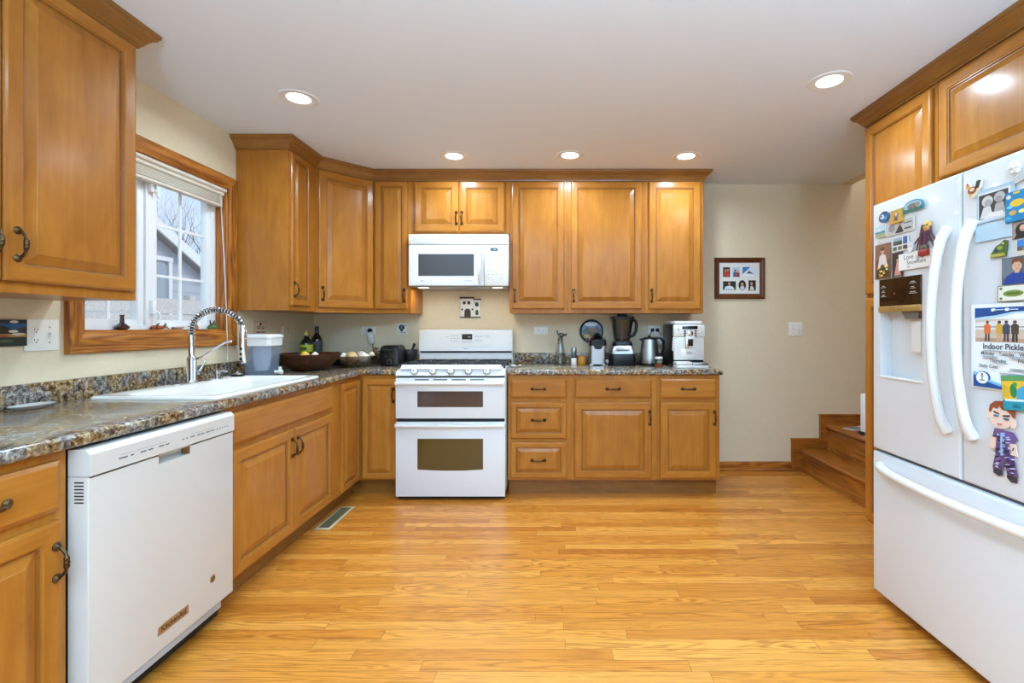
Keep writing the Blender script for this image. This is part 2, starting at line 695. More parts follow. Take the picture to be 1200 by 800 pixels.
bm = new_bm(); box(bm, XL - .2, XS, YR - .1, YB + .2, -0.1, 0)
struct('floor', bm, M_FLOOR, 'golden oak strip floor with boards running side to side')
bm = new_bm(); box(bm, XL - .2, XR, YR - .1, YB, ZC, ZC + .12)
struct('ceiling', bm, M_CEIL, 'white ceiling with recessed downlights')
bm = new_bm(); box(bm, XL - .2, XS + .1, YB, YB + .15, 0, ZS)
struct('wall_back', bm, M_WALL, 'beige back wall behind the range')
bm = new_bm()
box(bm, XL - .15, XL, YR, WY0, 0, ZC); box(bm, XL - .15, XL, WY1, YB, 0, ZC)
box(bm, XL - .15, XL, WY0, WY1, 0, WZ0); box(bm, XL - .15, XL, WY0, WY1, WZ1, ZC)
struct('wall_left', bm, M_WALL, 'beige wall with the window over the sink')
bm = new_bm(); box(bm, XR, XR + .1, YR, YP, 0, ZC); box(bm, XR, XR + .1, YR, YB, ZC, ZS); box(bm, XR, XS, YP - .1, YP, 0, ZS)
struct('wall_right', bm, M_WALL, 'wall behind the refrigerator')
bm = new_bm(); box(bm, XS, XS + .1, YP - .1, YB, 0, ZS)
struct('wall_stairwell', bm, M_WALL)
bm = new_bm(); box(bm, XR, XS + .1, YP - .1, YB + .1, ZS, ZS + .1)
struct('ceiling_stairwell', bm, M_CEIL)
bm = new_bm()
box(bm, XL, -1.5, YR - .1, YR, 0, ZC); box(bm, 1.9, XR, YR - .1, YR, 0, ZC); box(bm, -1.5, 1.9, YR - .1, YR, 2.15, ZC)
struct('wall_front', bm, M_WALL)
bm = new_bm()
for a, b in ((-1.5, -1.44), (0.17, 0.23), (1.84, 1.9)):
    box(bm, a, b, YR - .09, YR - .02, 0, 2.15)
box(bm, -1.5, 1.9, YR - .09, YR - .02, 2.09, 2.15); box(bm, -1.5, 1.9, YR - .09, YR - .02, 0, .06)
d1 = struct('door_1', bm, M_VINYL)
bm = new_bm(); box(bm, -1.44, 1.84, YR - .06, YR - .055, .06, 2.09)
obj('glass', bm, M_GLASS, d1)

# baseboard on the back wall
bm = new_bm()
prism(bm, [(0, 0), (.028, 0), (.028, .012), (.016, .020), (.016, .062), (.010, .074), (0, .076)], lambda u, v, w: Vector((w, YB - u, v)), 1.19, 2.06, grain=0)
struct('baseboard_back', bm, M_OAK, 'oak baseboard under the beige back wall', grain=0)


def sweep(path, prof, closed=False):
    """prof (out, z) carried along an XY path; outward is the right-hand side of travel; mitred"""
    bm = new_bm()
    lay = bm.faces.layers.int['grain']
    n = len(path)
    P = [Vector((p[0], p[1])) for p in path]
    rings = []
    for i in range(n):
        def nrm(a, b):
            d = (b - a).normalized()
            return Vector((d.y, -d.x))
        if i == 0:
            off = nrm(P[0], P[1])
        elif i == n - 1:
            off = nrm(P[-2], P[-1])
        else:
            n1, n2 = nrm(P[i - 1], P[i]), nrm(P[i], P[i + 1])
            off = (n1 + n2) / (1 + n1.dot(n2))
        rings.append([bm.verts.new((P[i].x + off.x * o, P[i].y + off.y * o, z)) for o, z in prof])
    for k, (A, B) in enumerate(zip(rings, rings[1:])):
        d = P[k + 1] - P[k]
        g = 0 if abs(d.x) >= abs(d.y) else 1
        for i in range(len(prof) - 1):
            f = bm.faces.new((A[i], A[i + 1], B[i + 1], B[i]))
            f[lay] = g + 1
    bm.faces.new(list(reversed(rings[0]))); bm.faces.new(rings[-1])
    bmesh.ops.recalc_face_normals(bm, faces=bm.faces[:])
    return bm


ZT = ZC - 0.001
CROWN = [(0, 2.318), (.008, 2.318), (.010, 2.326), (.016, 2.330), (.022, 2.342), (.034, 2.358), (.046, 2.366), (.050, 2.370),
         (.050, 2.376), (.056, 2.379), (.058, ZT), (0, ZT)]
FU = 3.64      # face of the back wall cabinets
FLU = -1.67    # face of the left wall cabinets
struct('trim_1', sweep([(XL, 2.99), (FLU, 2.99), (FLU, 3.346), (-1.376, FU), (1.153, FU), (1.153, YB)], CROWN), M_SHADED_CAB,
       'crown moulding over the corner and back wall cabinets', smooth=False)
struct('trim_2', sweep([(FLU, 0.90), (FLU, 1.90), (XL, 1.90)], CROWN), M_SHADED_CAB, 'crown moulding over the wall cabinet by the window')
struct('trim_3', sweep([(XR, YP), (1.76, YP), (1.76, 0.70)], CROWN), M_SHADED_CAB, 'crown moulding over the pantry and refrigerator')

# ------------------------------------------------------------------ window over the sink (local x = world Y, local -y = into the room)
win = thing('window_1', 'white vinyl casement window with oak casing over the sink', None, (XL, 0, 0), PI / 2, kind='structure')
A0, A1, B0, B1 = 1.940, 2.980, 1.087, 2.120
bm = new_bm()
cs = [(0, 0.0), (0, -.016), (.004, -.020), (.055, -.020), (.068, -.013), (.0751, -.011), (.0751, 0.012)]
loops(bm, [[(A0 + i, y, B0 + i * 1.185), (A1 - i, y, B0 + i * 1.185), (A1 - i, y, B1 - i), (A0 + i, y, B1 - i)] for i, y in cs], close_last=False,
      grain_fn=lambda k, i: 0 if i in (0, 2) else 2)
obj('casing', bm, M_OAK, win, smooth=False)
bm = new_bm()
jt = .012
box(bm, WY0, WY1, .0, .095, WZ0, WZ0 + jt, grain=0); box(bm, WY0, WY1, .0, .095, WZ1 - jt, WZ1, grain=0)
box(bm, WY0, WY0 + jt, .0, .095, WZ0 + jt, WZ1 - jt, grain=2); box(bm, WY1 - jt, WY1, .0, .095, WZ0 + jt, WZ1 - jt, grain=2)
obj('jamb', bm, M_OAK, win, smooth=False)
fx0, fx1, fz0, fz1 = WY0 + jt, WY1 - jt, WZ0 + jt, WZ1 - jt
bm = new_bm()
box(bm, fx0 + .022, 2.395, .056, .124, fz0, fz0 + .022); box(bm, fx0 + .022, 2.395, .056, .124, fz1 - .03, fz1)
box(bm, 2.437, fx1 - .022, .056, .124, fz0, fz0 + .022); box(bm, 2.437, fx1 - .022, .056, .124, fz1 - .03, fz1)
box(bm, fx0, fx0 + .022, .055, .125, fz0, fz1, .003); box(bm, fx1 - .022, fx1, .055, .125, fz0, fz1, .003)
box(bm, 2.395, 2.437, .055, .125, fz0, fz1, .003)
obj('window_frame', bm, M_VINYL, win)
for a, b in ((fx0 + .022, 2.395), (2.437, fx1 - .022)):
    bm = new_bm()
    st = .038
    box(bm, a + st, b - st, .066, .104, fz0 + .022, fz0 + .05); box(bm, a + st, b - st, .066, .104, fz1 - .065, fz1 - .03)
    box(bm, a, a + st, .065, .105, fz0 + .022, fz1 - .03, .004); box(bm, b - st, b, .065, .105, fz0 + .022, fz1 - .03, .004)
    s = obj('sash', bm, M_VINYL, win)
    bm = new_bm()
    xm = (a + b) / 2
    for z0_, z1_ in ((fz0 + .04, 1.463), (1.477, 1.731), (1.745, fz1 - .05)):
        box(bm, xm - .008, xm + .008, .082, .090, z0_, z1_)
    for z in (1.470, 1.738):
        box(bm, a + st, b - st, .082, .090, z - .007, z + .007)
    obj('muntin_grid', bm, M_VINYL, s)
    bm = new_bm(); box(bm, a + st - .005, b - st + .005, .084, .088, fz0 + .045, fz1 - .06)
    obj('glass', bm, M_GLASS, s)
for px, py in ((2.416, 1.92), (2.425, 1.30)):
    bm = new_bm(); box(bm, px - .012, px + .012, .035, .056, py - .035, py + .035, .004); tube(bm, [(px, .045, py - .01), (px + .02, .03, py - .03), (px + .03, .03, py - .06)], .006)
    obj('latch', bm, M_VINYL, win)

# raised blind
bl = thing('window_blind', 'cream slatted blind raised to the top of the window', 'blind', (XL, 0, 0), PI / 2)
bm = new_bm(); prism(bm, [(.0, 2.030), (.006, 2.030), (.048, 2.030), (.048, 1.995), (.008, 1.995), (.0, 2.0)], lambda u, v, w: Vector((w, u, v)), 2.032, 2.886)
obj('headrail', bm, M_BLIND, bl)
bm = new_bm()
for k in range(9):
    z = 1.990 - k * .0052
    box(bm, 2.036, 2.882, .004 + (k % 2) * .002, .046, z - .0034, z, .0008, 1)
obj('slat_stack', bm, M_BLIND, bl)
bm = new_bm(); box(bm, 2.036, 2.882, .004, .046, 1.928, 1.942, .004)
obj('bottom_rail', bm, M_BLIND, bl)
bm = new_bm(); tube(bm, [(2.03, -.006, 2.027), (2.89, -.006, 2.027)], .010, 10)
obj('valance', bm, M_BLIND, bl)
bm = new_bm()
for dx in (0, .006):
    tube(bm, [(2.845 + dx, -.004, 2.0), (2.852 + dx, -.022, 1.6), (2.870 + dx * .5, -.026, 1.25), (2.878, -.026, 1.02)], .0013, 5)
lathe(bm, [(0, 0), (.004, .002), (.005, .02), (.002, .03), (0, .03)], (2.878, -.026, .992), 8)
obj('cord', bm, M_BLIND, bl)

# ------------------------------------------------------------------ outdoors
M_SIDING = paint('grey_siding', (186, 191, 198), 0.8, noise=0.04)
M_FENCE = paint('weathered_fence', (206, 200, 194), 0.85, noise=0.12)
M_BARK = paint('bare_bark', (96, 84, 84), 0.9, noise=0.2)
M_SNOW = paint('pale_ground', (190, 188, 184), 0.9, noise=0.08)
sun_d = bpy.data.lights.new('shed_fill_sun', 'SUN')  # added sun lamp to brighten the shed; the sky itself is overcast
sun_d.energy = 1.3
sun_d.angle = 0.5
sun = bpy.data.objects.new('shed_fill_sun', sun_d)
COL.objects.link(sun)
sun.rotation_euler = Vector((-.8, -.15, -.6)).to_track_quat('-Z', 'Y').to_euler()
bm = new_bm(); box(bm, -26, XL - .25, -6, 30, -.5, -.4)
struct('ground', bm, M_SNOW)
shed = thing('garden_shed', 'grey sided shed with white roof edge seen through the window', 'shed', (-8.0, 9.0, -.4))
bm = new_bm()
def shed_fn(u, v, w): return Vector((w, u, v))
prism(bm, [(-2.4, 0), (2.4, 0), (2.4, 2.45), (0, 3.72), (-2.4, 2.45)], shed_fn, -3.0, 0)
for k in range(18):
    z = .15 + k * .2
    hw = 2.4 if z < 2.45 else max(0.05, 2.4 * (3.72 - z) / 1.27)
    box(bm, 0, .012, -hw, hw, z, z + .012)
obj('wall', bm, M_SIDING, shed, smooth=False)
bm = new_bm()
for s in (-1, 1):
    prism(bm, [(0, 3.72), (s * 2.75, 2.27), (s * 2.75, 2.42), (0, 3.90)], shed_fn, -3.2, .22)
obj('roof', bm, paint('grey_shingles', (160, 156, 156), .9, noise=.15), shed, smooth=False)
bm = new_bm()
for s in (-1, 1):
    prism(bm, [(0, 3.68), (s * 2.78, 2.2), (s * 2.78, 2.42), (0, 3.90)], shed_fn, .22, .26)
obj('fascia', bm, M_VINYL, shed, smooth=False)
bm = new_bm()
box(bm, .012, .06, .30, .38, 1.4, 2.95); box(bm, .012, .06, .82, .90, 1.4, 2.95); box(bm, .012, .065, .28, .92, 2.951, 3.04); box(bm, .012, .065, .28, .92, 1.32, 1.399)
w_ = obj('window_frame', bm, M_VINYL, shed, smooth=False)
bm = new_bm(); box(bm, .012, .02, .38, .82, 1.46, 2.87)
obj('pane', bm, paint('shed_pane', (160, 170, 180), .15), w_, smooth=False)
fence = thing('wooden_fence', 'pale weathered board fence between the window and the shed', 'fence', (-5.2, 2.2, -.4))
bm = new_bm()
for k in range(9):
    z = .06 + k * .215
    box(bm, 0, .03, 0, 7.0, z, z + .20)
obj('board_panel', bm, M_FENCE, fence, grain=1, smooth=False)
for k in range(4):
    bm = new_bm(); box(bm, -.1, 0, .2 + 2.2 * k, .3 + 2.2 * k, 0, 2.05)
    obj('post', bm, M_FENCE, fence, smooth=False)


def bare_tree(loc, seed, h, label):
    rr = random.Random(seed)
    bm = new_bm()
    def grow(p, d, L, r, depth):
        pts, rad = [p], [r]
        q = p.copy()
        dd = d.copy()
        for i in range(4):
            dd = (dd + Vector((rr.uniform(-.16, .16), rr.uniform(-.16, .16), rr.uniform(-.03, .10)))).normalized()
            q = q + dd * L / 4
            pts.append(q.copy()); rad.append(r * (1 - .14 * (i + 1)))
        tube(bm, pts, rad, 5 if depth < 3 else 4, caps=False)
        if depth >= 6:
            return
        for k in range(4 if depth < 3 else 3 if depth < 5 else 2):
            a = rr.uniform(0, 2 * PI)
            sp = rr.uniform(.35, .8)
            nd = (dd + Vector((math.cos(a), math.sin(a), rr.uniform(-.1, .5))) * sp).normalized()
            s = pts[-1] if k == 0 else pts[rr.choice((2, 3, 4))]
            grow(s, nd, L * rr.uniform(.62, .82), rad[-1] * rr.uniform(.6, .85), depth + 1)
    grow(Vector((0, 0, 0)), Vector((0, 0, 1)), h * .3, h * .030, 0)
    o = obj('bare_tree', bm, M_BARK, None, loc)
    return tag(o, label, 'tree', 'bare trees outdoors')


bare_tree((-11.5, 14.2, -.4), 3, 7.0, 'leafless tree behind the shed roof, in the left window panes')
bare_tree((-12.2, 16.4, -.4), 11, 7.5, 'leafless tree seen through the right window panes')
ch = thing('patio_post', 'white post standing by the pale fence under the window', 'post', (-4.2, 3.45, -.4))
bm = new_bm(); box(bm, -.05, .05, -.05, .05, 0, 1.95, .006)
obj('post', bm, M_VINYL, ch)
bm = new_bm(); lathe(bm, [(0, 0), (.07, 0), (.07, .02), (.03, .05), (.045, .08), (0, .11)], (0, 0, 1.95), 16)
obj('post_cap', bm, M_VINYL, ch)

# ------------------------------------------------------------------ cabinet kit (local x = width, front faces -y, z up)
DOOR_PROF = [(0, 0), (0, -.013), (.003, -.018), (.009, -.0205), (.048, -.0205), (.050, -.016), (.054, -.0155), (.057, -.009), (.061, -.0085), (.090, -.0185), (.092, -.020)]
SMALL_PROF = [(0, 0), (0, -.013), (.003, -.018), (.008, -.0205), (.036, -.0205), (.038, -.016), (.041, -.0155), (.043, -.009), (.046, -.0085), (.068, -.0185), (.070, -.020)]
SLAB_PROF = [(0, 0), (0, -.011), (.004, -.013), (.012, -.019), (.014, -.0195)]


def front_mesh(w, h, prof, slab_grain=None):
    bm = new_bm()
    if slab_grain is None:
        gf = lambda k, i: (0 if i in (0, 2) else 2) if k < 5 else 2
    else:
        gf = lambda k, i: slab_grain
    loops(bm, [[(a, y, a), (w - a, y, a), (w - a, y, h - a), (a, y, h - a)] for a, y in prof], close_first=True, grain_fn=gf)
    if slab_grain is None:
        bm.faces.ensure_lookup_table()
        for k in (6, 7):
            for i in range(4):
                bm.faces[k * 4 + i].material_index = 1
    return finish(bm, 'front', [M_CAB, M_GROOVE], smooth=True, angle=12)


def handle_mesh():
    bm = new_bm()
    for s in (-1, 1):
        lathe(bm, [(.0125, 0), (.0125, -.003), (.010, -.005), (.006, -.008), (.0045, -.011), (0, -.012)], (0, 0, s * .043), 14, axis='y')
    pts, rs = [], []
    for i in range(33):
        t = -1 + 2 * i / 32
        pts.append((0, -.006 - .023 * (1 - abs(t) ** 3.2), t * .043))
        if abs(t) < .42:
            r = .0052 + .0015 * math.cos(t / .42 * PI * 5) ** 2 + .0012 * (1 - abs(t) / .42)
        else:
            r = .0036 + .0010 * abs(t)
        rs.append(r)
    tube(bm, pts, rs, 10)
    return finish(bm, 'handle', M_BRASS)


HANDLE = handle_mesh()


def cabinet(name, label, cat, loc, rotz, w, d, z0, z1, fronts, toe=0.0, group=None, open_top=False):
    t = thing(name, label, cat, loc, rotz, group)
    d -= .003
    bm = new_bm()
    if toe:
        if open_top:
            box(bm, 0, w, .0, d, z0 + toe, .69); box(bm, 0, w, 0, .019, .69, z1); box(bm, 0, w, d - .019, d, .69, z1)
            box(bm, 0, .019, .019, d - .019, .69, z1); box(bm, w - .019, w, .019, d - .019, .69, z1)
        else:
            box(bm, 0, w, .0, d, z0 + toe, z1, .0015, 1)
        obj('body', bm, M_CAB, t, smooth=False)
        bm = new_bm(); box(bm, 0, w, .075, d, z0, z0 + toe, grain=0)
        obj('toe_kick', bm, M_SHADED_CAB, t, smooth=False)  # shade under the cabinet put into the darker wood colour
    else:
        box(bm, 0, w, 0, d, z0, z1, .0015, 1)
        obj('body', bm, M_CAB, t, smooth=False)
    for f in fronts:
        kind, x0, x1, a, b = f[:5]
        prof = {'door': DOOR_PROF, 'drawer': SLAB_PROF, 'raised': SMALL_PROF, 'panel': SLAB_PROF, 'narrow': SMALL_PROF}[kind]
        nm = 'door' if kind in ('door', 'narrow') else 'drawer' if kind in ('drawer', 'raised') else 'drawer_panel'
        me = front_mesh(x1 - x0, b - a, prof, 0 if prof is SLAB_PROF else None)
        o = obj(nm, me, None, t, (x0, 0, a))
        if len(f) > 5 and f[5]:
            hx, hz, ori = f[5]
            obj('handle', HANDLE, None, o, (hx - x0, -.0195, hz - a), (0, 0 if ori == 'v' else PI / 2, 0))
    return t


FB = 3.36       # face of the back base cabinets
FLB = -1.37     # face of the left base cabinets
DB = YB - FB
ZD0, ZD1, ZDT = .134, .670, .834
# base cabinets, right of the range
x0 = -.318
cabinet('base_cabinet', 'base cabinet of three stacked drawers right of the white range', 'cabinet', (x0, FB, 0), 0, .440, DB, 0, .86,
        [('drawer', .020, .415, .697, ZDT, (.215, .765, 'h')), ('raised', .020, .415, .413, .671, (.215, .545, 'h')), ('raised', .020, .415, ZD0, .389, (.215, .262, 'h'))], .117)
x0 = .122
cabinet('base_cabinet', 'wide base cabinet with one drawer over one door, under the blender', 'cabinet', (x0, FB, 0), 0, .610, DB, 0, .86,
        [('drawer', .030, .575, .697, ZDT, (.302, .765, 'h')), ('door', .028, .575, ZD0, ZD1, (.560, .560, 'v'))], .117)
x0 = .732
cabinet('base_cabinet', 'end base cabinet with drawer and door, under the coffee machine', 'cabinet', (x0, FB, 0), 0, .448, DB, 0, .86,
        [('drawer', .027, .420, .697, ZDT, (.222, .765, 'h')), ('door', .025, .420, ZD0, ZD1, (.405, .560, 'v'))], .117)
# left run
cabinet('base_cabinet', 'base cabinet with drawer and door at the near side of the dishwasher', 'cabinet', (FLB, .905, 0), PI / 2, .430, FLB - XL, 0, .86,
        [('drawer', .030, .402, .697, ZDT, (.225, .762, 'h')), ('door', .030, .402, ZD0, ZD1, (.385, .560, 'v'))], .117)
cabinet('sink_cabinet', 'sink base cabinet with two doors below a blank drawer panel', 'cabinet', (FLB, 1.957, 0), PI / 2, 1.073, FLB - XL, 0, .86,
        [('panel', .045, .960, .697, ZDT), ('door', .045, .520, ZD0, ZD1, (.498, .575, 'v')), ('door', .528, .960, ZD0, ZD1, (.552, .575, 'v'))], .117, open_top=True)
# corner cabinet: an L with a door on each arm
t = thing('corner_cabinet', 'corner base cabinet with a narrow door on each side of the inner corner', 'cabinet', (FLB, 3.03, 0))
def lpoly(o): return [(XL - FLB + .003, 0), (-o, 0), (-o, FB - 3.03 + o), (-1.092 - FLB, FB - 3.03 + o), (-1.092 - FLB, YB - 3.033), (XL - FLB + .003, YB - 3.033)]
bm = new_bm(); prism(bm, lpoly(0), lambda u, v, w: Vector((u, v, w)), .117, .86)
obj('body', bm, M_CAB, t, smooth=False)
bm = new_bm(); prism(bm, lpoly(.075), lambda u, v, w: Vector((u, v, w)), 0, .117)
obj('toe_kick', bm, M_SHADED_CAB, t, smooth=False, grain=0)  # recess shade put into the darker wood colour
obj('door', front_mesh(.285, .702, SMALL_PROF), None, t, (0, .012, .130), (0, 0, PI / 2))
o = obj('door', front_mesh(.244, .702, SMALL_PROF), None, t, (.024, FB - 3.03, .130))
obj('handle', HANDLE, None, o, (.222, -.0195, .59), (0, 0, 0))

# wall cabinets on the back wall
DU = YB - FU
ZU0, ZUT = 1.305, 2.318
UD0, UD1 = 1.337, 2.312
cabinet('wall_cabinet', 'wall cabinet with a narrow door right of the microwave', 'cabinet', (-.332, FU, 0), 0, .441, DU, ZU0, ZUT,
        [('door', .018, .420, UD0, UD1, (.040, 1.440, 'v'))])
cabinet('wall_cabinet', 'wide single-door wall cabinet above the blender', 'cabinet', (.109, FU, 0), 0, .597, DU, ZU0, ZUT,
        [('door', .028, .570, UD0, UD1, (.048, 1.440, 'v'))])
cabinet('wall_cabinet', 'end wall cabinet with a narrow door above the coffee machine', 'cabinet', (.706, FU, 0), 0, .447, DU, ZU0, ZUT,
        [('door', .027, .424, UD0, UD1, (.046, 1.440, 'v'))])
cabinet('wall_cabinet', 'short two-door wall cabinet directly over the microwave', 'cabinet', (-1.088, FU, 0), 0, .756, DU, 1.915, ZUT,
        [('door', .030, .368, 1.929, UD1, (.350, 2.030, 'v')), ('door', .374, .718, 1.929, UD1, (.392, 2.030, 'v'))])
cabinet('wall_cabinet', 'wall cabinet with a very narrow door between corner cabinet and microwave', 'cabinet', (-1.376, FU, 0), 0, .288, DU, ZU0, ZUT,
        [('narrow', .014, .262, UD0, UD1, (.240, 1.440, 'v'))])
# left of the window
cabinet('wall_cabinet', 'large two-door wall cabinet at the near side of the window', 'cabinet', (FLU, .960, 0), PI / 2, .940, FLU - XL, ZU0, ZUT,
        [('door', .020, .462, 1.340, UD1, (.436, 1.455, 'v')), ('door', .468, .922, 1.340, UD1, (.502, 1.455, 'v'))])
cabinet('wall_cabinet', 'wall cabinet beside the window whose plain end panel faces the camera', 'cabinet', (FLU, 2.990, 0), PI / 2, .356, FLU - XL, ZU0, ZUT,
        [('narrow', .014, .252, UD0, UD1, (.040, 1.440, 'v'))])
# diagonal corner wall cabinet
t = thing('corner_wall_cabinet', 'diagonal corner wall cabinet with one door', 'cabinet', (FLU, 3.346, 0))
bm = new_bm(); prism(bm, [(0, 0), (.294, .294), (.294, YB - 3.346), (XL - FLU, YB - 3.346), (XL - FLU, 0)], lambda u, v, w: Vector((u, v, w)), ZU0, ZUT)
obj('body', bm, M_CAB, t, smooth=False)
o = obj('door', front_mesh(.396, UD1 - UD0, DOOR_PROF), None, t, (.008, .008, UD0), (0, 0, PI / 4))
obj('handle', HANDLE, None, o, (.026, -.0195, .10))

# pantry and over-refrigerator cabinet, facing -X
cabinet('pantry_cabinet', 'tall pantry cabinet between the stairs and the refrigerator', 'cabinet', (1.76, YP, 0), -PI / 2, .492, XR - 1.76, 0, ZUT,
        [('door', .012, .470, 1.380, 2.300, (.44, 1.50, 'v')), ('door', .012, .470, .134, 1.360, (.44, 1.20, 'v'))], .117)
cabinet('wall_cabinet', 'deep two-door cabinet above the refrigerator', 'cabinet', (1.76, 2.166, 0), -PI / 2, 1.10, XR - 1.76, 1.845, ZUT,
        [('door', .020, .545, 1.868, 2.300, (.51, 1.95, 'v')), ('door', .552, 1.080, 1.868, 2.300, (.585, 1.95, 'v'))])

# ------------------------------------------------------------------ worktops
ZW = .90
EX, EY = -1.335, 3.335


def counter(name, label, xs, ys, filled, front_edges, loc_label=None):
    t = thing(name, label, 'worktop', (xs[0], ys[0], .86))
    bm = new_bm()
    V = {}
    def vt(i, j):
        if (i, j) not in V:
            V[(i, j)] = bm.verts.new((xs[i] - xs[0], ys[j] - ys[0], ZW - .86))
        return V[(i, j)]
    for i, j in filled:
        bm.faces.new((vt(i, j), vt(i + 1, j), vt(i + 1, j + 1), vt(i, j + 1)))
    r = bmesh.ops.extrude_face_region(bm, geom=bm.faces[:])
    vs = [g for g in r['geom'] if isinstance(g, bmesh.types.BMVert)]
    bmesh.ops.translate(bm, vec=(0, 0, -(ZW - .8605)), verts=vs)
    bmesh.ops.recalc_face_normals(bm, faces=bm.faces[:])
    es = []
    for e in bm.edges:
        a, b = e.verts
        if abs(a.co.z - b.co.z) > 1e-5:
            continue
        if any(fe((a.co.x + b.co.x) / 2 + xs[0], (a.co.y + b.co.y) / 2 + ys[0]) for fe in front_edges):
            es.append(e)
    bmesh.ops.bevel(bm, geom=es, offset=.014, segments=4, profile=.5, affect='EDGES')
    obj('slab', bm, M_GRANITE, t, angle=50)
    return t


SX0, SX1, SY0, SY1 = -1.93, -1.39, 1.96, 2.84     # sink rim
wt = counter('worktop', 'brown granite-look L-shaped worktop holding the sink', [XL, SX0 + .05, SX1 - .05, EX, -1.092], [.30, SY0 + .03, SY1 - .03, EY, YB],
             [(0, 0), (1, 0), (2, 0), (0, 1), (2, 1), (0, 2), (1, 2), (2, 2), (0, 3), (1, 3), (2, 3), (3, 3)],
             [lambda x, y: abs(x - EX) < 1e-3 and y < EY - .001, lambda x, y: abs(y - EY) < 1e-3 and x > EX + .001])
bm = new_bm()
box(bm, .0, .020, .0, YB - .30, ZW - .86, .985 - .86, .003)
box(bm, .021, -1.092 - XL, YB - .30 - .020, YB - .30, ZW - .86, .985 - .86, .003)
obj('backsplash', bm, M_GRANITE, wt)
wt2 = counter('worktop', 'granite-look worktop right of the range, under the small appliances', [-.318, 1.197], [EY, YB], [(0, 0)],
              [lambda x, y: abs(y - EY) < 1e-3, lambda x, y: abs(x - 1.197) < 1e-3])
bm = new_bm(); box(bm, 0, 1.515, YB - EY - .020, YB - EY, ZW - .86, .985 - .86, .003)
obj('backsplash', bm, M_GRANITE, wt2)

# ------------------------------------------------------------------ staircase
st = thing('staircase', 'oak stairs rising behind the pantry against the back wall', 'stairs', (2.07, YP, 0))
for k in range(2):
    zt = .187 + .2 * k
    xr = .215 * k
    bm = new_bm(); box(bm, xr, xr + .02, 0.002, YB - YP - .024, 0 if k == 0 else .187, zt - .025, grain=1)
    box(bm, xr - .008, xr, 0.002, YB - YP - .024, 0 if k == 0 else .187, (0 if k == 0 else .187) + .018, grain=1)
    obj('riser', bm, M_STAIR, st, smooth=False, grain=1)
    bm = new_bm(); box(bm, xr - .022, (.215 if k == 0 else XS - 2.07), 0.002, YB - YP - .024, zt - .026, zt, .009, 3, grain=1)
    obj('tread', bm, M_STAIR, st, grain=1)
bm = new_bm()
sk = [(-.08, 0), (-.08, .27), (.155, .27), (.155, .47), (XS - 2.07, .47), (XS - 2.07, 0)]
prism(bm, sk, lambda u, v, w: Vector((u, YB - YP - w, v)), .001, .022, grain=0)
for a, b, z in ((-.085, .16, .27), (.15, XS - 2.07, .47)):
    box(bm, a, b, YB - YP - .027, YB - YP - .001, z - .010, z + .004, .002, grain=0)
obj('skirt_board', bm, M_STAIR, st, smooth=False, grain=0)

# ------------------------------------------------------------------ ceiling downlights
LIGHTS = [((350, 115), 'recessed downlight nearest the sink window'), ((972, 95), 'recessed downlight beside the refrigerator crown moulding'),
          ((532, 183), 'recessed downlight above the microwave, left of a row of three'), ((668, 182), 'middle recessed downlight of the row along the back cabinets'),
          ((804, 183), 'recessed downlight above the end wall cabinet, right of its row')]
M_DIFF = emit('lamp_diffuser', (1.0, 0.97, 0.92), 9.0)
for (px, py), lab in LIGHTS:
    y = F * (ZC - H) / (VY - py)
    x = (px - VX) * y / F
    t = thing('ceiling_light', lab, 'ceiling light', (x, y, ZC), group='recessed ceiling downlights')
    bm = new_bm(); lathe(bm, [(.057, -.001), (.062, -.003), (.070, -.004), (.084, -.006), (.095, -.004), (.098, 0)], (0, 0, 0), 32)
    obj('trim_ring', bm, M_WHITE2, t)
    bm = new_bm(); lathe(bm, [(.0, -.0035), (.050, -.003), (.058, -.0015)], (0, 0, 0), 32)
    obj('diffuser', bm, M_DIFF, t)
    light('downlight', 'AREA', (0, 0, -.012), (0, 0, 0), DOWNLIGHT_W, LAMP, .10, spread=math.radians(165), parent=t)
for x, y in ((-.35, -.7), (.95, -.7)):                                  # two unseen uplighters added behind the camera to brighten the ceiling
    t = thing('fill_uplighter', 'added ceiling-fill uplighter behind the camera, ' + ('on the window side' if x < 0 else 'on the refrigerator side'), 'added fill light', (x, y, 0))
    bm = new_bm(); lathe(bm, [(0, 0), (.13, 0), (.13, .015), (.02, .03), (.012, .04), (.012, 1.42), (0, 1.42)], (0, 0, 0), 24)
    obj('pole', bm, M_STEEL, t)
    bm = new_bm(); lathe(bm, [(0, 1.40), (.05, 1.41), (.12, 1.45), (.16, 1.50), (.158, 1.50), (.118, 1.455), (.05, 1.42), (0, 1.415)], (0, 0, 0), 28)
    obj('lamp_shade', bm, M_STEEL, t)
    light('ceiling_fill', 'AREA', (0, 0, 1.49), (PI, 0, 0), CEILING_FILL_W, CEILING_FILL_COLOR, .30, parent=t)
for x, y in ((-.4, 1.4), (1.2, .7), (-.2, .2), (-1.0, -1.6), (1.0, -1.6)):   # assumed downlights out of view, added without fixtures and placed for fill
    light('downlight', 'AREA', (x, y, ZC - .012), (0, 0, 0), DOWNLIGHT_W, LAMP, .10, spread=math.radians(165))

# floor register
t = thing('floor_vent', 'small beige metal floor vent in front of the sink cabinet', 'floor vent', (-1.3675, 2.985, 0))
bm = new_bm(); box(bm, -.048, .048, -.18, .18, .0, .004, .0015)
obj('vent_frame', bm, M_VENTMETAL, t)
bm = new_bm(); box(bm, -.030, .030, -.155, .155, .004, .0048)
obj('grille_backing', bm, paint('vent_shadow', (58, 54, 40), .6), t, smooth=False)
bm = new_bm()
for k in range(24):
    y = -.15 + k * .0128
    box(bm, -.029, .029, y, y + .004, .0048, .0062)
obj('grille', bm, paint('vent_grille', (120, 112, 80), .5), t, smooth=False)


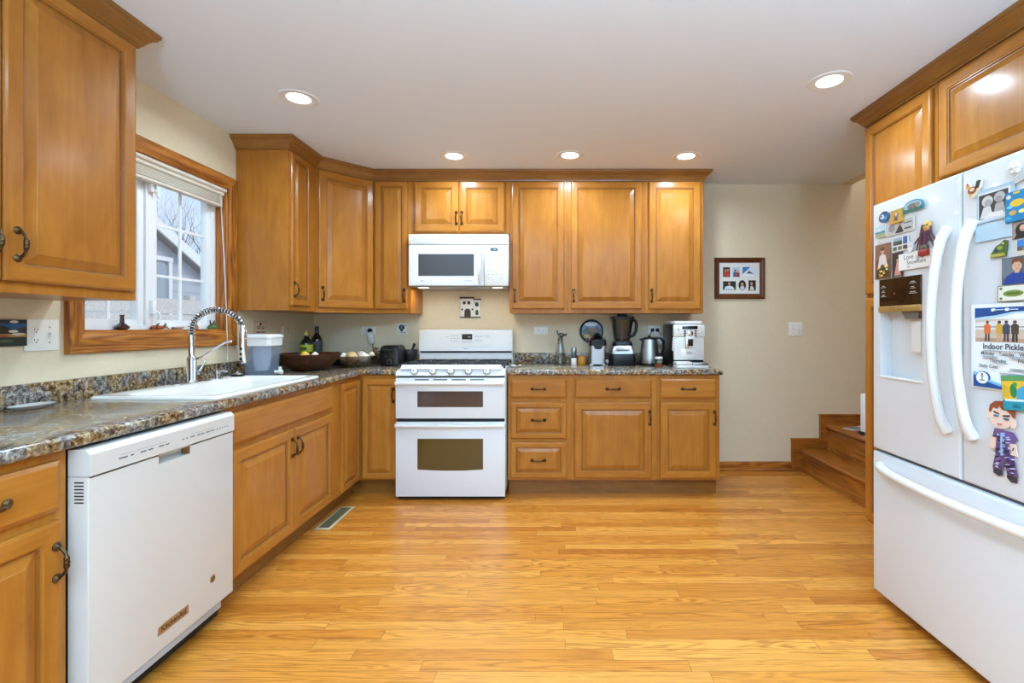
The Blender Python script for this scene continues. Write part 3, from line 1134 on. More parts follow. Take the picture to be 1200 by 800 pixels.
# ------------------------------------------------------------------ panel with a recess (local XZ, front at -t)
def recess_panel(bm, x0, x1, z0, z1, t, hole=None, depth=.05, bev=.01, mi=0):
    """slab whose front face (y=-t) carries a pocket"""
    mark(bm)
    xs = [x0, x1] if not hole else [x0, hole[0], hole[1], x1]
    zs = [z0, z1] if not hole else [z0, hole[2], hole[3], z1]
    V = {}
    def vt(i, j):
        if (i, j) not in V:
            V[(i, j)] = bm.verts.new((xs[i], -t, zs[j]))
        return V[(i, j)]
    nx, nz = len(xs), len(zs)
    for i in range(nx - 1):
        for j in range(nz - 1):
            if hole and i == 1 and j == 1:
                continue
            bm.faces.new((vt(i, j), vt(i + 1, j), vt(i + 1, j + 1), vt(i, j + 1)))
    ring = [(i, 0) for i in range(nx)] + [(nx - 1, j) for j in range(1, nz)] + [(i, nz - 1) for i in range(nx - 2, -1, -1)] + [(0, j) for j in range(nz - 2, 0, -1)]
    front = [vt(*q) for q in ring]
    back = [bm.verts.new((v.co.x, 0, v.co.z)) for v in front]
    n = len(front)
    for i in range(n):
        j = (i + 1) % n
        bm.faces.new((front[j], front[i], back[i], back[j]))
    bm.faces.new(back)
    edges = []
    for i in range(n):
        e = bm.edges.get((front[i], front[(i + 1) % n]))
        edges.append(e)
    if hole:
        a = [vt(1, 1), vt(2, 1), vt(2, 2), vt(1, 2)]
        b = [bm.verts.new((v.co.x, -t + depth, v.co.z)) for v in a]
        for i in range(4):
            j = (i + 1) % 4
            bm.faces.new((a[j], a[i], b[i], b[j]))
        bm.faces.new(list(reversed(b)))
    fs = unmarked(bm)
    bmesh.ops.recalc_face_normals(bm, faces=fs)
    if bev:
        bmesh.ops.bevel(bm, geom=edges, offset=bev, segments=3, profile=.5, affect='EDGES')
    return fresh(bm, mi)


M_MARK = tint(96, 98, 104)
M_MARKL = tint(150, 152, 158)

# ------------------------------------------------------------------ dishwasher (faces +X)
XD = -1.31
dw = thing('dishwasher', 'white dishwasher standing proud between the left base cabinets', 'dishwasher', (-1.372, 1.342, 0), PI / 2)
W = .608
bm = new_bm(); box(bm, .002, W - .002, .004, .60, .02, .855)
obj('body', bm, M_BLACKMATT, dw, smooth=False)
T = XD + 1.372
bm = new_bm(); recess_panel(bm, 0, W, .115, .774, T - .004, (.240, .378, .742, .7735), .030, .004)
obj('door', bm, M_DISHWASHER, dw)
bm = new_bm()
prism(bm, [(0, .776), (-T, .776), (-T, .838), (-T + .012, .852), (0, .852)], lambda u, v, w: Vector((w, u, v)), 0, W)
for x, wd in ((.09, .03), (.13, .012), (.165, .022), (.195, .018), (.235, .022), (.262, .016), (.335, .008), (.352, .008), (.372, .022), (.405, .016), (.425, .016), (.45, .02), (.475, .02),
              (.505, .006), (.52, .006), (.535, .006), (.55, .006), (.565, .006)):
    box(bm, x, x + wd, -T - .0004, -T + .001, .800, .8045, mi=1)
box(bm, .095, .27, -T - .0003, -T + .001, .8115, .8122, mi=1); box(bm, .375, .49, -T - .0003, -T + .001, .8115, .8122, mi=1)
obj('control_panel', bm, [M_DISHWASHER, M_MARK], dw, angle=20)
bm = new_bm(); box(bm, .250, .368, -T + .034, -T + .0335, .745, .752); box(bm, .240, .246, -T + .006, -T + .033, .743, .773, mi=1); box(bm, .372, .378, -T + .006, -T + .033, .743, .773, mi=1)
obj('pocket_handle', bm, [M_GREYPLASTIC, tint(120, 84, 50)], dw, smooth=False)
bm = new_bm()
for k in range(7):
    z = .700 + k * .0095
    box(bm, -.0006, .002, -T * .72, -T * .30, z, z + .004)
obj('vent_slots', bm, M_BLACKMATT, dw, smooth=False)
bm = new_bm(); box(bm, .235, .368, -T + .0045, -T + .002, .170, .202, .001, 1)
text_faces(bm, 'KitchenAid', .3015, -T + .0018, .1785, .0265, 1, squeeze=.92, bold=.0006)
obj('badge', bm, [paint('bronze_badge', (178, 150, 112), .3, .6), tint(40, 30, 24)], dw)['label'] = 'bronze name plate'
bm = new_bm(); lathe(bm, [(.016, .002), (.016, 0), (.0145, -.0012), (.012, -.0005), (0, -.0005)], (.490, -T + .004, .229), 24, axis='y')
prism(bm, ellipse(.490, .229, .009, .010, 14), lambda u, v, w: Vector((u, -T + .0032 - w, v)), 0, .0006, mi=1)
box(bm, .484, .496, -T + .0024, -T + .003, .2275, .2305); box(bm, .488, .492, -T + .0024, -T + .003, .222, .237)
obj('round_seal', bm, [paint('bronze_badge', (178, 150, 112), .3, .6), tint(40, 30, 24)], dw)
bm = new_bm(); box(bm, .004, W - .06, -T + .012, .02, .085, .114, .002)
obj('toe_panel', bm, M_GREYPLASTIC, dw)
bm = new_bm(); box(bm, .01, W - .01, .055, .075, 0, .085)
obj('kick_plate', bm, M_BLACKMATT, dw, smooth=False)

# ------------------------------------------------------------------ range
RC, RW = -.708, .758
rg = thing('range', 'white double-oven gas range with black grates', 'range', (RC, 3.30, 0))
hw = RW / 2
bm = new_bm(); box(bm, -hw, hw, .0, .645, .055, .890, .004)
obj('body', bm, M_WHITE, rg)
bm = new_bm()
for s in (-1, 1):
    for y in (.05, .58):
        lathe(bm, [(.014, 0), (.014, .02), (.008, .024), (.008, .056)], (s * (hw - .05), y, 0), 12)
obj('foot', bm, M_BLACK, rg)
bm = new_bm(); box(bm, -hw + .01, hw - .01, .012, .03, .004, .056)
obj('kick_plate', bm, M_BLACKMATT, rg, smooth=False)  # black panel added for the shade in the gap under the range
bm = new_bm()
prism(bm, [(0, .862), (-.028, .862), (-.030, .868), (-.012, .920), (.000, .928), (.02, .930), (.02, .862)], lambda u, v, w: Vector((w, u, v)), -hw + .002, hw - .002)
bmesh.ops.bevel(bm, geom=[e for e in bm.edges if abs(abs(e.verts[0].co.x) - hw) < .004 and abs(abs(e.verts[1].co.x) - hw) < .004 and min(e.verts[0].co.z, e.verts[1].co.z) > .9], offset=.03, segments=4, affect='EDGES')
obj('knob_panel', bm, M_WHITE, rg)
kx = [-.2485, -.121, 0.002, .125, .2515]
ang = math.atan2(.018, .052)
for x in kx:
    R = Matrix.Rotation(-ang, 3, 'X')
    bm = new_bm()
    lathe(bm, [(.026, 0), (.026, -.003), (.021, -.0035)], (0, 0, 0), 20, axis='y', mi=2)
    lathe(bm, [(.021, -.003), (.020, -.007), (.019, -.020), (.017, -.022), (0, -.022)], (0, 0, 0), 20, axis='y')
    box(bm, -.0045, .0045, -.030, -.018, -.019, .022, .003)
    box(bm, -.003, .003, -.0315, -.029, -.004, .004, mi=1)
    o = obj('knob', bm, [M_WHITE2, M_MARK, tint(150, 148, 146)], rg, (x, -.0215, .8925), (-ang, 0, 0))
bm = new_bm(); box(bm, -hw + .004, hw - .004, .015, .575, .890, .908, .004)
obj('cooktop', bm, M_WHITE, rg)
for gx in (-.247, 0, .247):
    bm = new_bm()
    a, b = gx - .118, gx + .118
    for x in (a, b):
        box(bm, x - .006, x + .006, .04, .565, .925, .939, .003)
    for y in (.045, .30, .56):
        box(bm, a, b, y - .006, y + .006, .925, .939, .003)
    for y in (.17, .43):
        box(bm, a, gx - .03, y - .005, y + .005, .927, .942, .003); box(bm, gx + .03, b, y - .005, y + .005, .927, .942, .003)
        box(bm, gx - .005, gx + .005, y - .12, y - .03, .927, .942, .003); box(bm, gx - .005, gx + .005, y + .03, y + .12, .927, .942, .003)
    for x in (a, b):
        for y in (.05, .30, .555):
            box(bm, x - .007, x + .007, y - .007, y + .007, .908, .930)
    obj('grate', bm, M_IRON, rg)
    for y in (.17, .43):
        bm = new_bm(); lathe(bm, [(.045, .908), (.045, .914), (.034, .916), (.034, .922), (.030, .925), (0, .925)], (gx, y, 0), 20)
        obj('burner', bm, M_IRON, rg)
# backguard
bm = new_bm()
BG0, BG1 = .582, .645
prism(bm, [(BG1, .89), (BG1, 1.165), (BG1 - .012, 1.18), (BG0 + .014, 1.18), (BG0, 1.172), (BG0 - .006, 1.004), (BG0 + .006, 1.000), (BG0 + .006, .89)], lambda u, v, w: Vector((w, u, v)), -hw - .006, hw + .0, bev=.008)
obj('backguard', bm, M_WHITE, rg, angle=25)
bm = new_bm(); box(bm, -hw + .004, hw - .008, BG0 - .004, BG0 + .008, .990, 1.003)
obj('vent_gap', bm, M_BLACK, rg, smooth=False)
bm = new_bm()
def tilt(x0, x1, z0, z1, mi=0, e=.0006):
    def fy(z): return BG0 - .006 + (z - 1.004) * (.006 / .168)
    mark(bm)
    v = [bm.verts.new((x, fy(z) - d, z)) for d in (0, e) for x, z in ((x0, z0), (x1, z0), (x1, z1), (x0, z1))]
    for q in ((4, 5, 6, 7), (0, 4, 7, 3), (1, 2, 6, 5), (3, 7, 6, 2), (0, 1, 5, 4)):
        bm.faces.new([v[i] for i in q])
    fresh(bm, mi)
tilt(-.345, .345, 1.030, 1.150, 0, .0012)
tilt(-.036, .048, 1.098, 1.142, 1, .0022)
tilt(.012, .036, 1.114, 1.124, 3, .0028)
for x in (-.13, -.105, -.08):
    for z in (1.085, 1.105, 1.125):
        tilt(x, x + .018, z, z + .004, 2, .0018)
for x in (.075, .095, .115):
    for z in (1.087, 1.120):
        tilt(x, x + .013, z, z + .006, 2, .0018)
tilt(.145, .185, 1.123, 1.127, 2, .0018); tilt(-.165, -.140, 1.118, 1.121, 2, .0018); tilt(-.04, .05, 1.078, 1.081, 2, .0018)
tilt(-.022, .008, 1.020, 1.026, 2, .0014)
obj('control_panel', bm, [M_WHITE, M_GLASSBLACK, M_MARKL, tint(120, 150, 190)], rg, smooth=False)


def oven_door(z0, z1, hz, wz0, wz1, glass, curved, slots):
    bm = new_bm(); box(bm, -hw + .001, hw - .001, -.030, -.001, z0, z1, .006)
    if slots:
        for k in range(4):
            x = -.245 + k * .127
            box(bm, x, x + .098, -.0306, -.028, hz + .018, hz + .025, mi=1)
    d = obj('oven_door', bm, [M_WHITE, M_BLACKMATT], rg)
    bm = new_bm()
    pts = [(-.226, wz1), (-.226, wz0)]
    if curved:
        pts = [(-.226, wz1), (-.226, wz0)] + [(-.226 + .452 * i / 12, wz0 - .008 * math.sin(PI * i / 12)) for i in range(1, 12)] + [(.226, wz0), (.226, wz1)]
    else:
        pts = [(-.226, wz1), (-.226, wz0), (.226, wz0), (.226, wz1)]
    prism(bm, pts, lambda u, v, w: Vector((u, -.030 - w, v)), -.001, .0016)
    obj('window', bm, glass, d, smooth=False)
    bm = new_bm()
    n = 24
    P = [(-hw + .022 + (RW - .044) * i / n, -.058 - .014 * math.sin(PI * i / n), hz) for i in range(n + 1)]
    tube(bm, P, .0135, 12)
    for s in (-1, 1):
        box(bm, s * (hw - .022) - .018, s * (hw - .022) + .018, -.064, -.028, hz - .014, hz + .012, .006)
    obj('handle', bm, M_WHITE, d)
    return d


oven_door(.568, .850, .815, .648, .757, M_OVENGLASS2, False, True)
oven_door(.030, .545, .525, .218, .430, M_OVENGLASS, True, False)
bm = new_bm(); box(bm, -hw + .006, hw - .006, -.012, -.001, .546, .567)
obj('door_gap', bm, M_BLACKMATT, rg, smooth=False)
bm = new_bm(); box(bm, -hw + .006, hw - .006, -.012, -.001, .851, .861)
obj('panel_gap', bm, M_BLACKMATT, rg, smooth=False)

# ------------------------------------------------------------------ microwave
mw = thing('microwave', 'white over-the-range microwave under the short wall cabinet', 'microwave', (-.710, 3.585, 1.508))
hw = .374
bm = new_bm(); box(bm, -hw, hw, 0, YB - 3.585, .006, .389, .003)
obj('body', bm, M_WHITE, mw)
bm = new_bm(); box(bm, -hw, hw, -.022, -.0005, .310, .389, .004)
box(bm, -hw + .035, hw - .045, -.0225, -.02, .322, .375, mi=1)
for k in range(6):
    z = .326 + k * .008
    box(bm, -hw + .037, hw - .047, -.0235, -.022, z, z + .0045)
for x in (-.14, .135):
    box(bm, x - .003, x + .003, -.024, -.022, .347, .353, mi=2)
obj('vent_grille', bm, [M_WHITE2, tint(196, 192, 182), M_MARK], mw)
bm = new_bm()
dx0, dx1 = -hw, .190
loops(bm, [[(dx0 + i, y, .002 + j), (dx1 - i, y, .002 + j), (dx1 - i, y, .306 - j2), (dx0 + i, y, .306 - j2)] for i, y, j, j2 in
           ((0, -.0005, 0, 0), (0, -.020, 0, 0), (.003, -.023, .003, .003), (.034, -.025, .030, .018), (.060, -.021, .062, .052), (.072, -.019, .072, .066))], close_first=True)
md = obj('door', bm, M_WHITE, mw, angle=20)
bm = new_bm(); box(bm, -.302, .116, -.0205, -.017, .076, .240, .0005, 1)
obj('window', bm, M_MICROGLASS, md)
bm = new_bm()
tube(bm, [(.158, -.022, .290), (.160, -.040, .265), (.162, -.052, .20), (.163, -.055, .150), (.162, -.052, .10), (.160, -.040, .045), (.158, -.022, .018)], [.012, .013, .014, .014, .014, .013, .012], 12)
obj('handle', bm, M_WHITE, md)
bm = new_bm(); prism(bm, ellipse(-.272, .040, .006, .006, 14), lambda u, v, w: Vector((u, -.024 - w, v)), -.003, .0012); box(bm, .05, .10, -.0262, -.024, .038, .041)
obj('badge', bm, M_MARKL, md, smooth=False)
bm = new_bm(); box(bm, .193, hw, -.022, -.0005, .002, .306, .004)
box(bm, .240, .296, -.0228, -.02, .262, .286, mi=1)
box(bm, .262, .286, -.0232, -.0226, .270, .278, mi=3)
for r in range(7):
    for c in range(4):
        if r in (0, 4) and c in (1, 2):
            continue
        x = .215 + c * .034; z = .055 + r * .028
        box(bm, x, x + .018, -.0226, -.02, z, z + .004, mi=2)
obj('control_panel', bm, [M_WHITE2, M_GLASSBLACK, tint(178, 178, 180), tint(140, 170, 160)], mw)
bm = new_bm(); box(bm, -hw + .01, hw - .01, .01, .37, -.006, .006, .003)
obj('underside', bm, tint(150, 146, 136, .4), mw)
for x in (-.17, .17):
    bm = new_bm(); box(bm, x - .11, x + .11, .09, .30, -.0085, -.006)
    obj('grease_filter', bm, M_STEEL, mw, smooth=False)
for x in (-.285, .285):
    bm = new_bm(); box(bm, x - .035, x + .035, .045, .095, -.0080, -.006, .001)
    obj('lamp_lens', bm, emit('cooktop_lamp_lens', (1.0, .86, .62), 6.0) if 'lens' not in MC else MC['lens'], mw)
    MC['lens'] = bpy.data.materials['cooktop_lamp_lens']
    light('cooktop_lamp', 'AREA', (x, .07, -.012), (0, 0, 0), MICRO_W, (1.0, .82, .55), .06, parent=mw)

# ------------------------------------------------------------------ refrigerator (faces -X; local x runs towards the camera)
XF = 1.41
FY = 2.10
FW = .912
fr = thing('refrigerator', 'white french-door refrigerator with bottom freezer drawer, covered in magnets', 'refrigerator', (1.475, FY, 0), -PI / 2)
T = 1.475 - XF
bm = new_bm(); box(bm, .006, FW - .006, .0, .72, .04, 1.725, .004)
obj('body', bm, M_FRIDGE, fr)
bm = new_bm()
for x in (.06, FW - .06):
    for y in (.05, .62):
        lathe(bm, [(.02, 0), (.02, .03), (.012, .04)], (x, y, 0), 12)
obj('foot', bm, M_BLACK, fr)
bm = new_bm(); box(bm, .02, FW - .02, .04, .06, .012, .04)
obj('base_grille', bm, M_BLACKMATT, fr, smooth=False)
ZS0 = .668
hole = (.050, .283, .985, 1.290)
bm = new_bm(); recess_panel(bm, 0, .4525, ZS0, 1.737, T - .004, hole, .050, .012)
ld = obj('door', bm, M_FRIDGE, fr)
bm = new_bm(); recess_panel(bm, .4585, FW, ZS0, 1.737, T - .004, None, 0, .012)
rd = obj('door', bm, M_FRIDGE, fr)
bm = new_bm(); recess_panel(bm, 0, FW, .045, .656, T - .004, None, 0, .012)
fd = obj('freezer_drawer', bm, M_FRIDGE, fr)
bm = new_bm(); box(bm, .004, FW - .004, -T + .02, -.0, .6565, .6675); box(bm, .453, .458, -T + .02, -.002, .668, 1.733)
obj('door_seal', bm, tint(84, 86, 92), fr, smooth=False)
yf = -(T - .004)
# dispenser
bm = new_bm()
box(bm, .050, .283, yf - .005, yf + .010, 1.287, 1.402, .002, 1)
for x, z, w_ in ((.062, 1.366, .030), (.065, 1.346, .024), (.062, 1.328, .032), (.225, 1.372, .034), (.228, 1.352, .028), (.222, 1.332, .042)):
    box(bm, x, x + w_, yf - .0056, yf - .004, z, z + .0022, mi=1)
    box(bm, x + .006, x + w_ - .008, yf - .0056, yf - .004, z + .005, z + .0085, mi=1)
box(bm, .140, .146, yf - .0058, yf - .004, 1.336, 1.341, mi=2)
obj('dispenser_panel', bm, [M_GLASSBLACK, tint(170, 168, 166), tint(200, 40, 50)], ld)
bm = new_bm()
box(bm, .050, .283, yf - .010, yf + .012, 1.262, 1.287, .003)
for x in (.125, .165):
    box(bm, x, x + .026, yf - .0106, yf - .008, 1.270, 1.2712, mi=1); box(bm, x, x + .026, yf - .0106, yf - .008, 1.2785, 1.2797, mi=1)
    box(bm, x, x + .0012, yf - .0106, yf - .008, 1.270, 1.2797, mi=1); box(bm, x + .0248, x + .026, yf - .0106, yf - .008, 1.270, 1.2797, mi=1)
box(bm, .10, .12, yf - .0106, yf - .008, 1.2745, 1.276, mi=1); box(bm, .20, .23, yf - .0106, yf - .008, 1.2745, 1.276, mi=1)
obj('dispenser_trim', bm, [paint('bronze_trim', (184, 146, 82), .3, .35), tint(110, 82, 44)], ld)['label'] = 'bronze trim strip under the dispenser display'
bm = new_bm(); prism(bm, [(.17, 1.262), (.265, 1.262), (.255, 1.232), (.19, 1.232)], lambda u, v, w: Vector((u, yf + .048 - w, v)), 0, .044)
obj('dispenser_chute', bm, tint(110, 104, 98, .4), ld, smooth=False)
bm = new_bm(); box(bm, .20, .25, yf + .020, yf + .026, 1.10, 1.235, .004, mat=None)
obj('dispenser_paddle', bm, M_WHITE2, ld)
bm = new_bm(); box(bm, .048, .285, yf - .004, yf + .050, .983, .992, .002)
obj('dispenser_tray', bm, M_WHITE2, ld)


def bow(bm, a, b, out, r, axis, fixed, n=20, flat=1.0):
    P, RR = [], []
    for i in range(n + 1):
        t = i / n
        y = yf - .004 - out * (math.sin(PI * t) ** .55)
        p = [0, y, 0]
        p[axis] = a + (b - a) * t
        p[2 if axis == 0 else 0] = fixed
        P.append(p); RR.append(r * (1.0 + .25 * abs(2 * t - 1) ** 4))
    tube(bm, P, RR, 12, flat=flat)


bm = new_bm(); bow(bm, .830, 1.552, .060, .0155, 2, .404); o = obj('handle', bm, M_WHITE, ld)
bm = new_bm(); bow(bm, .830, 1.552, .060, .0155, 2, .507); o = obj('handle', bm, M_WHITE, rd)
bm = new_bm(); bow(bm, .055, FW - .055, .062, .0165, 0, .600); o = obj('handle', bm, M_WHITE, fd)


# ------------------------------------------------------------------ flat cards: pictures, magnets, papers (local x right, z up, front -y)
def card(name, label, cat, loc, rotz, w, h, shapes, edge=(235, 233, 228), t=.0012, roll=0.0, group=None, outline=None, rough=.45, text=()):
    """shapes: ('rect',u0,v0,u1,v1,rgb) ('ell',u,v,ru,rv,rgb) ('poly',[(u,v)..],rgb), u v in 0..1, painted in order"""
    bm = new_bm()
    cols = [edge]
    def ci(c):
        if c not in cols:
            cols.append(c)
        return cols.index(c)
    def fn(u, v, w_): return Vector(((u - .5) * w, -w_, (v - .5) * h))
    base = outline or [(0, 0), (1, 0), (1, 1), (0, 1)]
    prism(bm, base, fn, 0, t, 0, bev=min(.0006, t * .3))
    lvl = t
    for s in shapes:
        lvl += .00012
        if s[0] == 'rect':
            poly = [(s[1], s[2]), (s[3], s[2]), (s[3], s[4]), (s[1], s[4])]
        elif s[0] == 'ell':
            poly = ellipse(s[1], s[2], s[3], s[4], 18)
        else:
            poly = s[1]
        if not outline:
            poly = [(min(.985, max(.015, u)), min(.985, max(.015, v))) for u, v in poly]
        prism(bm, poly, fn, t * .5, lvl, ci(s[-1]))
    for s in text:   # (string,u,v,size in metres,rgb,align)
        text_faces(bm, s[0], (s[1] - .5) * w, -lvl - .0002, (s[2] - .5) * h, s[3], ci(s[4]), s[5] if len(s) > 5 else 'CENTER', bold=s[6] if len(s) > 6 else 0)
    ms = [tint(*c, rough) if False else paint('print_%d_%d_%d' % c, c, rough) for c in cols]
    o = obj(name, bm, ms, None, loc, (0, roll, rotz), smooth=False)
    return tag(o, label, cat, group)


def fridge_card(px0, px1, pyt, pyb, name, label, cat, shapes, roll=0.0, off=0.0, refx=None, **k):
    """px0..px1 columns on the photo; pyt, pyb rows measured at the left edge"""
    d0 = F * XF / (px0 - VX)
    d1 = F * XF / (px1 - VX)
    z1 = H - (pyt - VY) * d0 / F
    z0 = H - (pyb - VY) * d0 / F
    return card(name, label, cat, (XF - .0005 - off, (d0 + d1) / 2, (z0 + z1) / 2), -PI / 2, d0 - d1, z1 - z0, shapes, roll=roll, **k)


SKIN = (214, 170, 142)
G = 'fridge magnets and papers'
fridge_card(1031, 1043.5, 250, 263, 'fridge_magnet', 'round blue and white fish-shaped magnet high on the left refrigerator door', 'magnet',
            [('ell', .55, .5, .34, .36, (40, 104, 170)), ('ell', .38, .55, .18, .2, (230, 232, 226)), ('ell', .30, .6, .07, .08, (30, 40, 60)), ('poly', [(.3, .9), (.5, .99), (.75, .95), (.6, .8)], (36, 44, 58)), ('ell', .68, .38, .14, .14, (84, 160, 210))],
            edge=(60, 96, 130), t=.006, outline=ellipse(.5, .5, .48, .48, 18) , group=G)
fridge_card(1026, 1039, 266, 280, 'fridge_magnet', 'small square seaside picture magnet below the round blue fish', 'magnet',
            [('rect', .05, .5, .95, .95, (196, 220, 232)), ('rect', .05, .3, .95, .5, (92, 150, 176)), ('rect', .05, .05, .95, .3, (172, 176, 120)), ('poly', [(.1, .5), (.4, .68), (.7, .5)], (236, 236, 232))], t=.003, group=G)
fridge_card(1039.5, 1072, 262, 277.5, 'photo_card', 'grey banknote-like picture card clipped under the yellow square magnet', 'card',
            [('rect', .03, .06, .97, .94, (196, 196, 192)), ('ell', .2, .5, .12, .28, (150, 152, 156)), ('poly', [(.32, .06), (.5, .7), (.64, .06)], (52, 50, 50)), ('ell', .5, .72, .07, .14, (180, 170, 160)), ('rect', .66, .2, .9, .32, (96, 98, 96)), ('rect', .66, .6, .92, .7, (120, 122, 120))], group=G, off=.0)
fridge_card(1046, 1060, 248, 263.5, 'fridge_magnet', 'yellow square magnet holding up the grey picture card', 'magnet',
            [('rect', .08, .08, .92, .92, (214, 164, 58)), ('ell', .5, .55, .22, .3, (150, 130, 110)), ('poly', [(.3, .2), (.5, .5), (.7, .2)], (86, 84, 92)), ('ell', .5, .68, .1, .12, (226, 202, 160))], edge=(196, 150, 56), t=.008, off=.0016, group=G)
fridge_card(1060, 1084, 238, 251, 'fridge_magnet', 'oval blue and green animal scene magnet near the top of the left door', 'magnet',
            [('ell', .5, .5, .44, .4, (150, 196, 214)), ('rect', .05, .05, .95, .26, (36, 118, 92)), ('ell', .5, .45, .26, .26, (126, 118, 108)), ('ell', .72, .5, .12, .18, (150, 142, 130)), ('rect', .34, .14, .42, .4, (100, 92, 84)), ('rect', .58, .14, .66, .4, (100, 92, 84))],
            edge=(70, 130, 140), t=.007, outline=[(.02, .02), (.98, .02), (1, .3)] + [(.5 + .48 * math.cos(a * PI / 8), .45 + .55 * math.sin(a * PI / 8)) for a in range(1, 8)] + [(0, .3)], group=G)
fridge_card(1046, 1065, 279, 296, 'photo_card', 'white card printed with small landscape pictures above the pink dress photo', 'card',
            [('rect', .06, .42, .62, .92, (72, 84, 70)), ('rect', .06, .7, .62, .92, (150, 176, 196)), ('rect', .68, .42, .94, .92, (66, 110, 170)), ('rect', .06, .08, .3, .34, (90, 100, 84)), ('rect', .37, .08, .62, .34, (120, 112, 96)), ('rect', .68, .08, .94, .34, (70, 78, 74))], group=G)
fridge_card(1026, 1044, 288, 328, 'photo_print', 'tall portrait photo of a person in white with a gold bouquet', 'photo',
            [('rect', .02, .02, .98, .98, (112, 76, 54)), ('rect', .02, .55, .98, .98, (140, 100, 74)), ('poly', [(.18, .3), (.3, .66), (.5, .72), (.7, .66), (.84, .3)], (226, 208, 206)), ('ell', .5, .8, .12, .075, SKIN), ('ell', .5, .85, .13, .05, (96, 62, 40)), ('poly', [(.1, .05), (.2, .32), (.5, .42), (.82, .34), (.92, .05)], (70, 56, 26))] +
            [('ell', rnd.uniform(.2, .8), rnd.uniform(.08, .38), .07, .025, rnd.choice([(226, 186, 96), (206, 150, 60), (240, 220, 160)])) for _ in range(16)], edge=(120, 84, 60), group=G)
fridge_card(1046, 1058.5, 297, 327, 'photo_print', 'narrow dark photo of a person in a pink dress', 'photo',
            [('rect', .03, .02, .97, .98, (60, 42, 34)), ('poly', [(.2, .12), (.42, .6), (.6, .6), (.84, .12)], (196, 142, 132)), ('ell', .5, .74, .12, .06, SKIN), ('ell', .5, .78, .13, .05, (40, 26, 20)), ('poly', [(.42, .6), (.5, .7), (.6, .6), (.5, .45)], (214, 160, 140)), ('rect', .1, .05, .9, .09, (130, 126, 130))], edge=(50, 36, 30), group=G)
fridge_card(1054, 1096, 298.5, 317.5, 'handwritten_note', 'white note with looping black handwriting above the water dispenser', 'note', [], edge=(238, 236, 232), group=G, off=.002,
            text=[('Love', .3, .62, .026, (52, 48, 50), 'CENTER'), ('you', .62, .56, .026, (52, 48, 50), 'CENTER'), ('Snowflake', .52, .30, .024, (52, 48, 50), 'CENTER'), ('xo', .3, .1, .014, (52, 48, 50), 'CENTER')])
fridge_card(1066, 1072, 284, 296, 'fridge_magnet', 'tiny white snowman-shaped magnet above the handwritten note', 'magnet',
            [('ell', .5, .3, .4, .26, (240, 238, 234)), ('ell', .5, .72, .28, .2, (240, 238, 234)), ('ell', .55, .74, .06, .05, (40, 40, 40)), ('rect', .3, .52, .7, .57, (196, 90, 70))], edge=(214, 210, 206), t=.005, outline=ellipse(.5, .5, .48, .5, 16), off=.004, group=G)
# masked ornament with ribbons
d = F * XF / (1086 - VX)
orn = thing('mask_ornament', 'gold mask magnet with purple ribbons on a red base', 'magnet', (XF, d, H - (276 - VY) * d / F), -PI / 2, G)
s_ = d / F
bm = new_bm(); lathe(bm, [(.018, 0), (.019, -.005), (.014, -.010), (0, -.012)], (.008, 0, .034), 18, axis='y', sx=1, sy=1.15)
for sx_ in (-1, 1):
    lathe(bm, [(.004, -.0105), (.003, -.012), (0, -.0122)], (.008 + sx_ * .006, 0, .038), 10, axis='y', mi=1)
box(bm, .003, .013, -.0115, -.010, .0235, .0255, mi=2)
obj('mask_face', bm, [paint('print_216_178_92', (216, 178, 92), .35), M_BLACK, tint(170, 40, 44)], orn)
rr = random.Random(5)
bm = new_bm()
for k in range(14):
    x0_ = rr.uniform(-.02, .022); x1_ = x0_ + rr.uniform(-.03, .03)
    tube(bm, [(x0_, -.003, .044), ((x0_ + x1_) / 2 + rr.uniform(-.01, .01), -.007, .01), (x1_, -.004, rr.uniform(-.055, -.02))], rr.uniform(.002, .0045), 6)
tube(bm, [(-.01, -.003, .0), (-.035, -.004, -.004), (-.055, -.003, -.02)], .003, 6)
tube(bm, [(.02, -.004, -.01), (.036, -.005, -.04), (.048, -.003, -.075)], .0022, 6)
obj('ribbons', bm, tint(92, 48, 66, .6), orn)
bm = new_bm(); box(bm, -.026, .020, -.016, 0, -.075, -.052, .004); box(bm, -.018, .012, -.013, 0, -.053, -.035, .003, mi=1)
obj('ornament_base', bm, [tint(158, 38, 32), tint(96, 84, 66)], orn)

